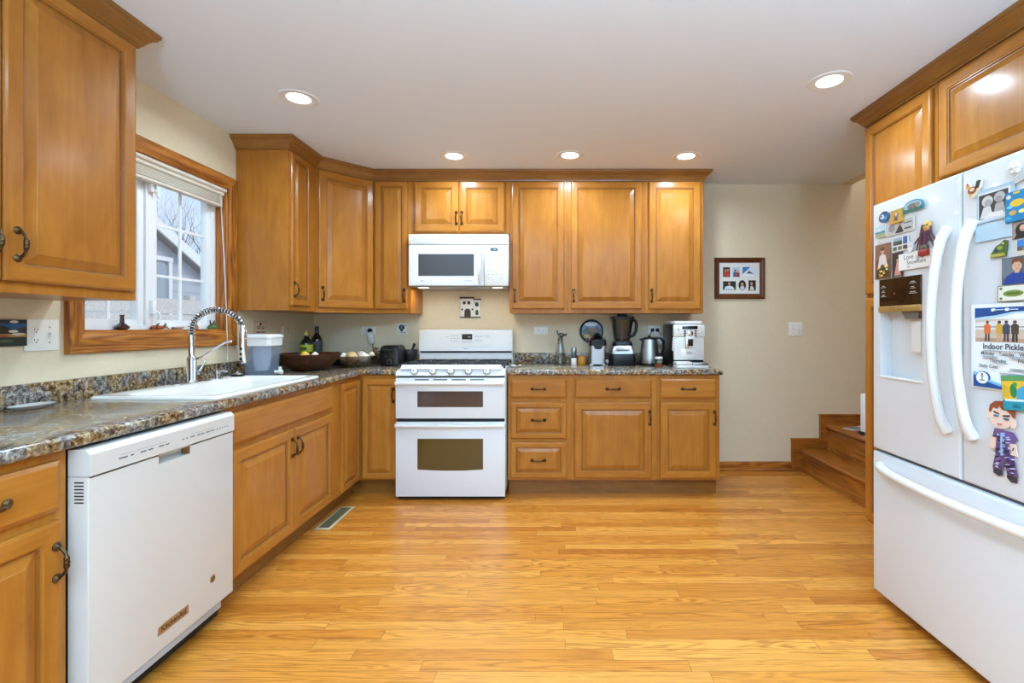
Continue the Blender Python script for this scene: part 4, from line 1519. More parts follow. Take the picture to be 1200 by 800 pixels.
# right door
fridge_card(1133, 1153, 215, 235, 'fridge_magnet', 'rooster-shaped magnet beside the gap between refrigerator doors', 'magnet',
            [('ell', .45, .45, .26, .22, (150, 74, 30)), ('ell', .2, .72, .1, .12, (222, 150, 40)), ('ell', .18, .86, .06, .06, (190, 40, 30)), ('poly', [(.6, .5), (.72, .92), (.98, .9), (.82, .5)], (44, 46, 36)), ('ell', .45, .5, .14, .1, (232, 214, 180)), ('rect', .34, .1, .4, .3, (222, 170, 60))],
            edge=(226, 214, 190), t=.007, outline=[(.02, .7), (.2, .98), (.38, .7), (.6, .6), (.75, .98), (1, .95), (.9, .5), (.7, .2), (.5, 0), (.3, .08), (.2, .4)], group=G)
fridge_card(1145, 1190, 225, 263, 'photo_card', 'pale blue card framing a black and white photo of two children', 'photo',
            [('rect', .04, .05, .9, .9, (222, 228, 232)), ('rect', .07, .10, .84, .84, (58, 56, 56)), ('ell', .3, .62, .15, .16, (206, 204, 202)), ('ell', .32, .56, .1, .11, (168, 164, 162)), ('ell', .62, .66, .14, .15, (186, 184, 182)), ('ell', .6, .6, .09, .1, (156, 152, 150)),
             ('poly', [(.1, .12), (.2, .45), (.38, .46), (.46, .12)], (214, 212, 210)), ('poly', [(.48, .2), (.52, .48), (.72, .5), (.8, .14)], (176, 174, 172)), ('poly', [(.2, .1), (.36, .26), (.7, .24), (.8, .10)], (228, 226, 224))], edge=(176, 202, 218), group=G)
fridge_card(1143.5, 1188, 266, 285, 'envelope', 'plain pale blue envelope under the black and white photo', 'envelope', [('rect', .02, .03, .98, .97, (182, 206, 220))], edge=(160, 186, 202), group=G, off=.001)
fridge_card(1181, 1210, 227, 262, 'fridge_magnet', 'bright blue tile magnet with a yellow fish', 'magnet',
            [('rect', .02, .02, .98, .98, (24, 128, 182)), ('ell', .5, .6, .3, .12, (226, 190, 48)), ('ell', .15, .84, .1, .07, (196, 214, 190)), ('ell', .32, .3, .16, .08, (206, 160, 70)), ('ell', .2, .5, .12, .05, (120, 200, 220)), ('ell', .7, .3, .14, .06, (232, 220, 120)), ('ell', .14, .14, .12, .06, (70, 170, 220)), ('rect', .35, .9, .6, .97, (206, 190, 70))], edge=(20, 90, 140), t=.006, group=G, off=.0016)
fridge_card(1187, 1212, 262, 281, 'photo_print', 'photo of a person with long dark hair below the blue tile', 'photo',
            [('rect', .02, .02, .98, .98, (160, 140, 130)), ('ell', .5, .5, .34, .42, (34, 24, 24)), ('ell', .52, .62, .15, .2, SKIN), ('poly', [(.1, .02), (.3, .4), (.7, .4), (.95, .02)], (30, 26, 32)), ('rect', .46, .52, .58, .55, (176, 70, 70))], edge=(90, 80, 76), group=G, off=.001)
fridge_card(1163, 1182, 284, 302.5, 'fridge_magnet', 'green mountain-shaped magnet on a yellow base', 'magnet',
            [('poly', [(.08, .22), (.4, .62), (.62, .74), (.92, .95), (.9, .22)], (62, 96, 44)), ('ell', .62, .55, .16, .12, (146, 160, 60)), ('ell', .38, .4, .12, .1, (40, 66, 50)), ('rect', .02, .02, .9, .22, (176, 164, 66)), ('ell', .8, .8, .08, .07, (206, 190, 90))],
            edge=(70, 80, 40), t=.007, outline=[(0, 0), (.92, 0), (.95, .3), (1, .95), (.85, 1), (.6, .8), (.36, .68), (.05, .26)], group=G)
fridge_card(1192, 1214, 281, 300, 'postcard', 'blue sky postcard at the edge of the door above the boy portrait', 'postcard',
            [('rect', .03, .5, .97, .97, (60, 120, 200)), ('rect', .03, .3, .97, .55, (86, 78, 70)), ('rect', .03, .03, .97, .3, (206, 198, 180)), ('ell', .5, .42, .2, .12, (140, 120, 96))], group=G)
fridge_card(1175, 1208, 303, 334, 'photo_print', 'portrait photo of a boy in a blue sweater', 'photo',
            [('rect', .02, .02, .98, .98, (86, 90, 100)), ('ell', .2, .6, .3, .4, (112, 116, 124)), ('poly', [(.05, .02), (.16, .3), (.42, .44), (.7, .44), (.92, .3), (.98, .02)], (30, 62, 140)), ('rect', .48, .4, .64, .55, SKIN), ('ell', .56, .66, .17, .2, SKIN), ('poly', [(.38, .7), (.36, .86), (.5, .96), (.68, .94), (.77, .82), (.74, .7), (.64, .80), (.48, .80)], (122, 70, 36)), ('ell', .5, .68, .02, .015, (50, 40, 40)), ('ell', .63, .68, .02, .015, (50, 40, 40)), ('rect', .51, .55, .61, .565, (180, 100, 90))], edge=(70, 74, 82), group=G, off=.001)
fridge_card(1171.5, 1210, 335, 354, 'fridge_magnet', 'cream label magnet with green lettering band above the flyer', 'magnet',
            [('rect', .03, .06, .97, .94, (226, 224, 206)), ('ell', .5, .48, .32, .2, (120, 140, 60)), ('rect', .3, .42, .7, .54, (82, 104, 40)), ('ell', .12, .2, .05, .08, (110, 120, 80)), ('ell', .88, .8, .05, .08, (110, 120, 80)), ('ell', .12, .8, .05, .08, (110, 120, 80))], edge=(120, 120, 104), t=.005, group=G, off=.002)
BL = (26, 74, 142)
WH = (240, 240, 240)
GY = (64, 66, 74)
fly = [('rect', .05, .02, .98, .95, WH), ('poly', [(.06, .955), (.06, .83), (.2, .845), (.4, .86), (.62, .9), (.98, .905), (.98, .955)], BL),
       ('poly', [(.06, .835), (.06, .815), (.25, .82), (.45, .84), (.66, .88), (.98, .88), (.98, .905), (.62, .9), (.4, .865), (.2, .85)], (180, 214, 236)),
       ('rect', .07, .555, .98, .82, (206, 186, 166)), ('poly', [(.07, .78), (.98, .84), (.98, .7), (.07, .70)], (226, 220, 214)), ('rect', .07, .555, .98, .60, (184, 150, 128)), ('rect', .07, .725, .98, .735, (120, 110, 104))]
for (u, col, leg) in ((.26, (222, 110, 60), (60, 44, 42)), (.44, (206, 160, 60), (206, 160, 130)), (.54, (60, 70, 90), (70, 60, 70)), (.66, (74, 62, 50), (48, 44, 44)), (.84, (40, 62, 110), (44, 42, 48))):
    fly += [('poly', [(u - .04, .565), (u - .03, .66), (u - .01, .66), (u - .012, .565)], leg), ('poly', [(u + .012, .565), (u + .01, .66), (u + .03, .66), (u + .035, .565)], leg),
            ('poly', [(u - .045, .65), (u - .05, .745), (u - .02, .765), (u + .02, .765), (u + .05, .745), (u + .045, .65)], col), ('ell', u, .785, .022, .018, (96, 62, 46))]
for u0, u1, v in ((.18, .42, .385), (.2, .40, .372), (.19, .41, .359), (.6, .86, .375), (.62, .84, .362), (.58, .9, .395), (.36, .56, .313), (.8, .97, .322), (.8, .97, .31), (.6, .97, .262), (.62, .97, .25), (.58, .97, .238), (.45, .75, .205), (.2, .96, .452)):
    fly.append(('rect', u0, v, u1, v + .005, (186, 189, 196)))
fly += [('poly', [(.06, .16), (.16, .12), (.4, .06), (.98, .05), (.98, .02), (.06, .02)], BL), ('poly', [(.06, .20), (.06, .165), (.2, .105), (.45, .055), (.98, .055), (.98, .065), (.5, .075), (.25, .12)], (120, 180, 220)),
        ('ell', .20, .13, .105, .078, BL), ('ell', .20, .13, .095, .070, WH), ('rect', .193, .10, .207, .165, GY), ('rect', .16, .095, .24, .105, GY), ('ell', .2, .172, .014, .012, GY), ('rect', .17, .148, .23, .153, GY),
        ('ell', .36, .925, .022, .016, WH), ('rect', .39, .921, .5, .93, (190, 210, 230)), ('ell', .56, .925, .022, .016, WH), ('rect', .59, .921, .7, .93, (190, 210, 230))]
fridge_card(1139, 1222, 357, 453, 'flyer', 'indoor pickleball schedule flyer with blue waves and a team photo', 'flyer', fly, edge=(240, 240, 240), group=G, off=.0005,
            text=[('Indoor Pickleball', .215, .475, .0250, GY, 'LEFT', .0006), ('Monday', .29, .405, .0150, GY, 'CENTER', .0003), ('Tuesday', .565, .405, .0150, GY, 'CENTER', .0003), ('Wednesday', .74, .405, .0150, GY, 'LEFT', .0003),
                  ('Thursday', .44, .325, .0150, GY, 'CENTER', .0003), ('Friday', .80, .335, .0150, GY, 'CENTER', .0003), ('Daily Cost', .30, .255, .0150, GY, 'CENTER', .0003)])
fridge_card(1177, 1211, 438, 478, 'fridge_magnet', 'yellow and teal magnet with a green pickle, over the flyer corner', 'magnet',
            [('rect', .02, .3, .98, .98, (226, 188, 56)), ('rect', .02, .84, .98, .98, (90, 150, 90)), ('poly', [(.5, .3), (.55, .6), (.98, .8), (.98, .3)], (70, 160, 200)), ('ell', .42, .56, .12, .2, (44, 128, 70)), ('ell', .5, .74, .07, .07, (60, 150, 80)), ('rect', .02, .02, .98, .30, (40, 150, 170)), ('rect', .1, .26, .95, .32, (214, 230, 226))] +
            [('poly', [(.06, .4 + .1 * k), (.26, .42 + .07 * k), (.06, .42 + .1 * k)], (190, 130, 40)) for k in range(4)], edge=(60, 140, 150), t=.004, roll=-.10, group=G, off=.003,
            text=[('DILL', .5, .08, .014, (24, 92, 120), 'CENTER', .0004)])
# paper doll of a boy in purple camouflage
d = F * XF / (1177 - VX)
doll = thing('paper_doll', 'flat paper boy doll in purple camouflage clothes with red hair', 'paper doll', (XF - .0005, d, H - (520 - VY) * d / F), -PI / 2, G)
s_ = d / F * 1.32


def dollpart(name, layers, y0, hair=False):
    bm = new_bm(); cols = []
    lv = y0
    step = min(.0008, .012 / len(layers))
    for poly, c in layers:
        if c not in cols:
            cols.append(c)
        lv += step
        prism(bm, [(u * s_, v * s_) for u, v in poly], lambda u, v, w: Vector((u, -w, v)), 0 if lv <= y0 + step * 1.5 else y0, lv, cols.index(c))
    return obj(name, bm, [paint('print_%d_%d_%d' % c, c, .6) for c in cols], doll, smooth=False)


SK = (236, 206, 190)
rr = random.Random(9)
def camo(x0, x1, z0, z1, n):
    return [(ellipse(rr.uniform(x0, x1), rr.uniform(z0, z1), rr.uniform(.7, 1.7), rr.uniform(.35, .8), 8), rr.choice([(52, 40, 62), (196, 180, 206), (140, 104, 160), (84, 58, 104)])) for _ in range(n)]
dollpart('head', [(ellipse(-3, 24, 11.5, 11, 22), SK), (ellipse(-14, 25, 3, 4.5, 12), SK), (ellipse(9, 20, 3, 4.5, 12), SK),
                  ([(-9, 28), (-4, 26.5), (-4, 25.4), (-9, 26.6)], (70, 44, 36)), ([(0, 25.5), (6, 26.5), (6, 25.2), (0, 24.3)], (70, 44, 36)),
                  (ellipse(-6.5, 24, 2.2, .9, 10), (70, 110, 140)), (ellipse(3, 22.6, 2.2, .9, 10), (70, 110, 140)), (ellipse(-3, 17, 2, .7, 10), (176, 110, 104))], .0012)
dollpart('hair', [([(-14, 27), (-13, 33), (-8, 37), (0, 38), (7, 35), (10, 29), (10, 23), (7, 27), (3, 30), (-1, 30), (-4, 33), (-6, 30), (-10, 31), (-12, 26)], (150, 74, 36)), ([(4, 33), (8, 33), (12, 36), (12, 42), (3, 42), (3, 38)], (146, 128, 172))], .0022)
dollpart('shirt', [([(-9, 12), (9, 12), (13, 6), (10, 4), (9, -10), (-8, -10), (-7, 4), (-11, 4)], (112, 84, 132))] + camo(-6, 7, -8, 10, 44) + [([(0.2, 10), (1.2, 10), (1.2, -10), (.2, -10)], (150, 160, 190))], .0012)
dollpart('trousers', [([(-8, -10), (9, -10), (13, -26), (3, -26), (1, -15), (-1, -24), (-11, -24)], (104, 80, 122))] + camo(-8, -3, -22, -11, 22) + camo(4, 10, -24, -11, 24), .0010)
dollpart('arm', [([(-11, 4), (-7, 4), (-8, -6), (-13, -7), (-14, -2)], SK)], .0010)
dollpart('arm', [([(6, 2), (11, 2), (13, -8), (6, -8), (4, -3)], SK), ([(9, -1), (10, -1), (9, -4), (8, -4)], (90, 70, 66))], .0018)
dollpart('shoe', [([(-10, -24), (-2, -24), (-1, -28), (-5, -30), (-10, -28)], (58, 54, 62))], .0010)
dollpart('shoe', [([(3, -26), (12, -26), (12, -31), (7, -32), (3, -29)], (58, 54, 62))], .0010)
# white flower ornament at the top edge of the right door
d = F * XF / (1192 - VX)
fl = thing('flower_ornament', 'white sculpted flower magnet near the top of the right door', 'magnet', (XF - .0005, d, H - (196 - VY) * d / F), -PI / 2, G)
bm = new_bm()
for k in range(6):
    a = k * PI / 3
    lathe(bm, [(0, -.014), (.008, -.011), (.010, -.006), (.007, 0), (0, 0)], (.012 * math.cos(a), 0, .012 * math.sin(a)), 12, axis='y')
lathe(bm, [(0, -.020), (.006, -.016), (.007, 0)], (0, 0, 0), 12, axis='y')
obj('petals', bm, M_WHITE2, fl)
bm = new_bm()
for k in range(4):
    prism(bm, [(-.012 + .004 * k, -.02 - .008 * k), (.04, -.010 - .008 * k), (.04, -.016 - .008 * k), (-.008 + .004 * k, -.026 - .008 * k)], lambda u, v, w: Vector((u, -w, v)), 0, .006 + .001 * k)
obj('feathers', bm, tint(206, 208, 206), fl, smooth=False)

# ------------------------------------------------------------------ wall plates
M_PLATE = paint('white_wall_plate', (236, 232, 224), .35)
M_IVORY = paint('ivory_wall_plate', (226, 214, 190), .35)


def plate(name, label, cat, loc, rotz, w, h, kind, plate_mat=None, group=None):
    t = thing(name, label, cat, loc, rotz, group)
    pm = plate_mat or M_PLATE
    bm = new_bm(); box(bm, -w / 2, w / 2, -.006, -.0003, -h / 2, h / 2, .003)
    obj('cover_plate', bm, pm, t)
    def receptacle(x, z, vertical):
        bm = new_bm()
        prism(bm, ellipse(x, z, .016, .016, 18), lambda u, v, w_: Vector((u, -.006 - w_, v)), -.001, .0016)
        for s in (-1, 1):
            if vertical:
                box(bm, x + s * .006 - .001, x + s * .006 + .001, -.0082, -.007, z - .002, z + .006, mi=1)
            else:
                box(bm, x - .006, x + .002, -.0082, -.007, z + s * .006 - .001, z + s * .006 + .001, mi=1)
        prism(bm, ellipse(x + (0 if vertical else .008), z - (.008 if vertical else 0), .0025, .0025, 8), lambda u, v, w_: Vector((u, -.006 - w_, v)), .0, .0021, mi=1)
        obj('receptacle', bm, [pm, tint(70, 68, 66)], t, smooth=False)
    def toggle(x, z):
        bm = new_bm(); box(bm, x - .005, x + .005, -.008, -.005, z - .012, z + .012, .001); box(bm, x - .0035, x + .0035, -.016, -.006, z - .001, z + .009, .001); 
        for s in (-1, 1):
            prism(bm, ellipse(x, z + s * .030, .003, .003, 8), lambda u, v, w_: Vector((u, -.006 - w_, v)), 0, .0008, mi=1)
        obj('switch', bm, [pm, tint(120, 118, 114)], t, smooth=False)
    if kind == 'outlet_h':
        receptacle(-.020, 0, False); receptacle(.020, 0, False)
    elif kind == 'outlet_v':
        receptacle(0, -.020, True); receptacle(0, .020, True)
    elif kind == 'combo':
        receptacle(-.024, .020, True); receptacle(-.024, -.020, True); toggle(.026, 0)
    elif kind == 'double_switch':
        toggle(-.023, 0); toggle(.023, 0)
    elif kind == 'rockers':
        for x in (-.023, .023):
            bm = new_bm(); box(bm, x - .016, x + .016, -.0085, -.005, -.033, .033, .002); box(bm, x - .011, x + .011, -.0092, -.008, -.028, .028, .002, mi=1)
            obj('rocker', bm, [pm, tint(206, 190, 160)], t)
    return t


x, z = at_y(432, 387.5, YB); plate('outlet', 'wall outlet between the oil bottles and the toaster, with a plug in it', 'outlet', (x, YB, z), 0, .116, .068, 'outlet_h')
x, z = at_y(634, 387, YB); plate('outlet', 'empty wall outlet just right of the range', 'outlet', (x, YB, z), 0, .116, .068, 'outlet_h')
x, z = at_y(767, 386.5, YB); plate('outlet', 'wall outlet behind the kettle with two black plugs in it', 'outlet', (x, YB, z), 0, .116, .078, 'outlet_h')
x, z = at_y(932, 385.5, YB); plate('light_switch', 'double light switch on the bare wall below the framed photos', 'light switch', (x, YB, z), 0, .116, .116, 'double_switch')
y, z = at_x(48, 392.5, XL); plate('outlet', 'white outlet and switch plate beside the near window casing', 'outlet', (XL, y, z), PI / 2, .125, .122, 'combo')
y, z = at_x(334.5, 387.5, XL); plate('light_switch', 'ivory double rocker plate on the left wall under the narrow cabinet', 'light switch', (XL, y, z), PI / 2, .116, .07, 'rockers', M_IVORY)

# ------------------------------------------------------------------ wall decorations
y, z = at_x(8, 390, XL)
card('wall_tile', 'dark painted landscape tile at the left edge beside the outlet plate', 'tile', (XL - .0 + .0005, y, z), PI / 2, .115, .098,
     [('rect', .02, .02, .98, .98, (30, 30, 34)), ('rect', .02, .62, .98, .86, (34, 84, 130)), ('poly', [(.02, .6), (.3, .78), (.6, .62), (.98, .74), (.98, .5), (.02, .5)], (44, 36, 34)), ('rect', .02, .34, .98, .46, (170, 120, 60)), ('ell', .75, .45, .2, .05, (210, 190, 160)), ('ell', .3, .38, .2, .04, (150, 64, 40)), ('rect', .02, .05, .98, .28, (26, 42, 36)), ('ell', .4, .2, .2, .06, (70, 84, 60)), ('ell', .6, .56, .14, .05, (216, 206, 190)), ('ell', .62, .92, .12, .05, (220, 214, 206))], edge=(40, 34, 30), t=.010)
y, z = at_x(304, 386, XL)
card('wall_tile', 'cream lettered tile on the wall above the water dispenser', 'tile', (XL + .0005, y, z), PI / 2, .135, .115,
     [('rect', .06, .06, .94, .94, (222, 200, 172)), ('poly', [(.4, .8), (.5, .96), (.62, .8), (.5, .7)], (150, 60, 40)), ('ell', .28, .62, .1, .1, (120, 84, 66)), ('ell', .28, .62, .05, .06, (222, 200, 172)), ('rect', .42, .5, .48, .72, (110, 74, 58)), ('ell', .68, .6, .1, .1, (120, 84, 66)), ('ell', .68, .62, .05, .05, (222, 200, 172)), ('rect', .16, .3, .46, .38, (110, 74, 58)), ('rect', .52, .3, .84, .38, (128, 90, 70)), ('rect', .2, .14, .42, .22, (110, 74, 58)), ('rect', .5, .14, .8, .22, (128, 90, 70))], edge=(206, 176, 140), t=.008)
x, z = at_y(471.5, 385, YB)
card('wall_tile', 'small white tile with a black hot-air balloon left of the range', 'tile', (x, YB - .0005, z), 0, .094, .094,
     [('rect', .04, .04, .96, .96, (228, 226, 220)), ('ell', .46, .62, .27, .24, (40, 48, 56)), ('poly', [(.24, .52), (.4, .24), (.52, .24), (.68, .52)], (40, 48, 56)), ('ell', .46, .62, .1, .23, (86, 104, 116)), ('rect', .4, .12, .52, .2, (60, 50, 44)), ('ell', .8, .8, .08, .06, (96, 102, 110)), ('rect', .16, .14, .3, .2, (70, 84, 70)), ('rect', .62, .1, .8, .2, (70, 84, 70))], edge=(214, 210, 200), t=.007)
# house-front plaque above the range
x, z = at_y(551.5, 360, YB)
hp = thing('house_plaque', 'white house-front plaque with brown roof hung above the range', 'wall plaque', (x, YB - .0005, z))
bm = new_bm(); box(bm, -.082, .028, -.016, 0, -.080, .075, .002); box(bm, .028, .082, -.014, 0, -.080, .062, .002)
obj('house_wall', bm, tint(232, 228, 218), hp)
bm = new_bm(); box(bm, -.088, .032, -.026, 0, .072, .086, .003); box(bm, .026, .088, -.022, 0, .060, .070, .003); box(bm, -.086, .086, -.020, 0, -.084, -.078, .002)
obj('roof', bm, tint(66, 34, 26), hp)
bm = new_bm()
def hfn(d): return lambda u, v, w: Vector((u, -d - w, v))
prism(bm, [(-.048, -.078), (-.048, -.030), (-.038, -.016), (-.022, -.010), (-.006, -.016), (.004, -.030), (.004, -.078)], hfn(.016), -.002, .003)
obj('door', bm, tint(70, 44, 32), hp, smooth=False)
bm = new_bm()
for a in (-.062, -.024):
    box(bm, a, a + .024, -.018, -.014, .030, .050); box(bm, a + .002, a + .022, -.019, -.014, .024, .032)
prism(bm, ellipse(.055, .020, .016, .014, 12), hfn(.014), -.002, .003); prism(bm, ellipse(.055, -.055, .015, .010, 12), hfn(.014), -.002, .003)
for a in (-.068, .018):
    prism(bm, ellipse(a, -.018, .008, .008, 10), hfn(.014), -.002, .005)
obj('window', bm, tint(48, 40, 38), hp, smooth=False)
bm = new_bm()
prism(bm, [(.044, -.06), (.042, -.036), (.05, -.022), (.062, -.022), (.068, -.036), (.066, -.06)], hfn(.014), -.002, .004); prism(bm, ellipse(.053, .036, .02, .006, 10), hfn(.014), -.002, .004)
obj('shrub', bm, tint(56, 84, 58), hp, smooth=False)

# framed photo collage
x, z = at_y(866.2, 326, YB)
pf = thing('picture_frame', 'brown wooden frame with six family photos on the bare back wall', 'picture', (x, YB - .0005, z))
fw, fh = .418, .342
bm = new_bm()
prof = [(0, 0), (0, -.016), (.006, -.020), (.016, -.019), (.030, -.012), (.036, -.013), (.041, -.009), (.041, -.004)]
loops(bm, [[(-fw / 2 + i, y, -fh / 2 + i), (fw / 2 - i, y, -fh / 2 + i), (fw / 2 - i, y, fh / 2 - i), (-fw / 2 + i, y, fh / 2 - i)] for i, y in prof], close_last=False, close_first=True, grain_fn=lambda k, i: 0 if i in (0, 2) else 2)
obj('frame', bm, M_FRAMEWOOD, pf, smooth=False)
bm = new_bm(); box(bm, -fw / 2 + .039, fw / 2 - .039, -.0045, -.001, -fh / 2 + .039, fh / 2 - .039)
obj('mat_board', bm, tint(226, 226, 222), pf, smooth=False)
SN = (206, 150, 116)
PH = [
    (.243, .65, .142, .242, [('rect', 0, 0, 1, 1, (70, 40, 30)), ('poly', [(.1, .05), (.2, .5), (.5, .6), (.8, .5), (.95, .05)], (176, 60, 34)), ('ell', .35, .66, .14, .1, SN), ('ell', .7, .7, .14, .1, SN), ('rect', .05, .8, .95, .95, (40, 44, 40))]),
    (.435, .65, .150, .255, [('rect', 0, 0, 1, 1, (186, 200, 214)), ('poly', [(.1, .05), (.15, .5), (.5, .55), (.5, .05)], (60, 96, 150)), ('poly', [(.5, .05), (.55, .5), (.95, .45), (.95, .05)], (160, 50, 50)), ('ell', .4, .66, .12, .1, (110, 50, 44)), ('ell', .76, .58, .12, .1, SN)]),
    (.695, .665, .265, .220, [('rect', 0, 0, 1, 1, (214, 226, 236)), ('poly', [(0, .2), (0, 1), (.6, 1), (.3, .6)], (60, 124, 186)), ('poly', [(.3, .25), (.45, .5), (.6, .45), (.9, .2), (.6, .3)], (60, 44, 40)), ('ell', .5, .55, .05, .07, (170, 50, 50)), ('rect', .05, .0, .95, .15, (236, 238, 240))]),
    (.300, .32, .257, .215, [('rect', 0, 0, 1, 1, (26, 38, 34)), ('poly', [(.1, .1), (.2, .4), (.5, .5), (.75, .4), (.9, .1)], (224, 226, 228)), ('ell', .5, .72, .1, .2, SN), ('rect', .1, 0, .9, .1, (150, 180, 200))]),
    (.557, .33, .152, .250, [('ell', .5, .5, .5, .5, (34, 26, 24)), ('ell', .5, .58, .18, .18, SN), ('poly', [(.2, .16), (.28, .4), (.72, .4), (.8, .16), (.5, .02)], (206, 216, 222))]),
    (.755, .325, .146, .250, [('rect', 0, 0, 1, 1, (30, 34, 26)), ('poly', [(.2, .05), (.3, .45), (.6, .4), (.8, .05)], (226, 210, 200)), ('ell', .42, .66, .16, .16, SN), ('ell', .5, .25, .16, .08, (214, 220, 224))]),
]
iw, ih = fw, fh
for cx_, cz_, w_, h_, layers in PH:
    bm = new_bm(); cols = []
    lv = .0045
    for s in layers:
        if s[-1] not in cols:
            cols.append(s[-1])
        lv += .00015
        poly = ellipse(s[1], s[2], s[3], s[4], 18) if s[0] == 'ell' else s[1] if s[0] == 'poly' else [(s[1], s[2]), (s[3], s[2]), (s[3], s[4]), (s[1], s[4])]
        prism(bm, [((cx_ + (u - .5) * w_ - .5) * iw, (cz_ + (v - .5) * h_ - .5) * ih) for u, v in poly], lambda u, v, w: Vector((u, -w, v)), .003, lv, cols.index(s[-1]))
    obj('photo', bm, [paint('print_%d_%d_%d' % c, c, .45) for c in cols], pf, smooth=False)

# ------------------------------------------------------------------ sink and tap
sk_ = thing('sink', 'white drop-in kitchen sink with raised rim', 'sink', ((SX0 + SX1) / 2, (SY0 + SY1) / 2, ZW))
hx, hy = (SX1 - SX0) / 2, (SY1 - SY0) / 2
bm = new_bm()
def ringz(x0_, x1_, y0_, y1_, r, z): return [(p[0], p[1], z) for p in rrect(x0_, x1_, y0_, y1_, r)]
loops(bm, [ringz(-hx, hx, -hy, hy, .03, .0005), ringz(-hx + .001, hx - .001, -hy + .001, hy - .001, .03, .007), ringz(-hx + .006, hx - .006, -hy + .006, hy - .006, .03, .012), ringz(-hx + .02, hx - .02, -hy + .02, hy - .02, .03, .013),
           ringz(-hx + .105, hx - .035, -hy + .035, hy - .035, .06, .012), ringz(-hx + .115, hx - .045, -hy + .045, hy - .045, .06, .004), ringz(-hx + .122, hx - .052, -hy + .052, hy - .052, .06, -.03),
           ringz(-hx + .135, hx - .065, -hy + .065, hy - .065, .06, -.17), ringz(-hx + .16, hx - .09, -hy + .09, hy - .09, .06, -.19)])
obj('basin', bm, M_SINK, sk_, angle=50)
bm = new_bm(); lathe(bm, [(.04, -.1895), (.04, -.187), (.03, -.186), (0, -.1865)], (.03, 0, 0), 20)
obj('drain', bm, M_STEEL, sk_)

ZR = ZW + .0128   # top of the sink rim
FX, FYY = -1.868, 2.452
fa = thing('kitchen_faucet', 'chrome spring-neck kitchen faucet with pull-down sprayer', 'faucet', (FX, FYY, ZR))
bm = new_bm(); prism(bm, rrect(-.03, .03, -.12, .12, .028), lambda u, v, w: Vector((u, v, w)), 0, .004, bev=.001)
lathe(bm, [(.028, .004), (.028, .012), (.0235, .018), (.0225, .125), (.018, .132), (.0145, .138), (.0145, .245), (.010, .25), (0, .25)], (0, 0, 0), 24)
obj('body', bm, M_CHROME, fa)
# hose arch
P = []
zb, zt_, span = .245, .375, .262
for i in range(7):
    P.append((0.0, 0, zb - .02 + (.05) * i / 6))
n = 28
zc_ = zb + .03
for i in range(1, n + 1):
    a = PI - PI * i / n * .93
    P.append((span / 2 + span / 2 * math.cos(a), 0, zc_ + (zt_ - zc_) * math.sin(a)))
bm = new_bm(); tube(bm, P, .0075, 10)
obj('hose', bm, paint('dark_hose', (62, 62, 66), .4), fa)
# spring: helix around the hose path
cum = [0]
for a, b in zip(P, P[1:]):
    cum.append(cum[-1] + (Vector(b) - Vector(a)).length)
def along(s):
    for k in range(len(P) - 1):
        if cum[k + 1] >= s or k == len(P) - 2:
            t = (s - cum[k]) / (cum[k + 1] - cum[k])
            return Vector(P[k]).lerp(Vector(P[k + 1]), t), (Vector(P[k + 1]) - Vector(P[k])).normalized()
turns = 24
HX = []
N = turns * 12
for i in range(N + 1):
    c, d = along(cum[-1] * (0.03 + .95 * i / N))
    u = Vector((0, 1, 0)); v = d.cross(u)
    a = 2 * PI * turns * i / N
    HX.append(c + (u * math.cos(a) + v * math.sin(a)) * .0150)
bm = new_bm(); tube(bm, HX, .0030, 5)
obj('spring', bm, M_CHROME, fa)
end, dirn = along(cum[-1])
bm = new_bm()
q = Vector((span + .012, 0, 0))
tube(bm, [end, end + dirn * .02, (span + .004, 0, .165), (span + .012, 0, .115), (span + .014, 0, .100)], [.012, .0165, .0185, .021, .019], 16)
obj('spray_head', bm, M_CHROME, fa)
bm = new_bm()
for z in (.175, .148, .124):
    lathe(bm, [(.007, 0), (.007, -.004), (0, -.005)], (span + .006, -.017, z), 10, axis='y')
obj('spray_button', bm, M_BLACK, fa)
bm = new_bm()
tube(bm, [(0, -.0, .125), (.022, 0, .122), (.06, 0, .135), (.12, 0, .175), (.17, 0, .205), (.205, 0, .215)], .0052, 8)
obj('support_arm', bm, M_CHROME, fa)
bm = new_bm(); lathe(bm, [(.014, 0), (.014, .028), (.011, .034), (0, .035)], (0, .012, .045), 14, axis='y')
tube(bm, [(.004, .04, .048), (.016, .052, .075), (.03, .062, .118)], [.006, .0045, .004], 8)
obj('lever', bm, M_CHROME, fa)
# soap pump and hole cover beside the tap
t = thing('soap_dispenser', 'short chrome soap pump on the sink rim right of the faucet', 'soap dispenser', (-1.868, 2.640, ZR))
bm = new_bm(); lathe(bm, [(.026, 0), (.026, .004), (.018, .008), (.013, .012), (.013, .024), (.016, .027), (.016, .044), (.012, .048), (0, .048)], (0, 0, 0), 20)
obj('pump_base', bm, M_CHROME, t)
bm = new_bm(); tube(bm, [(0, 0, .040), (.03, .0, .044), (.055, 0, .040)], [.008, .006, .005], 10)
obj('spout', bm, M_CHROME, t)
t = thing('sink_stopper', 'black and steel sink stopper lying on the rim by the water dispenser', 'stopper', (-1.845, 2.775, ZR))
bm = new_bm(); lathe(bm, [(0, 0), (.030, 0), (.036, .003), (.036, .008), (.030, .012), (0, .012)], (0, 0, 0), 22)
obj('rubber_seal', bm, M_BLACK, t)
bm = new_bm(); lathe(bm, [(.026, .012), (.024, .016), (.010, .019), (.008, .028), (0, .030)], (0, 0, 0), 18)
obj('stopper_top', bm, M_STEEL, t)

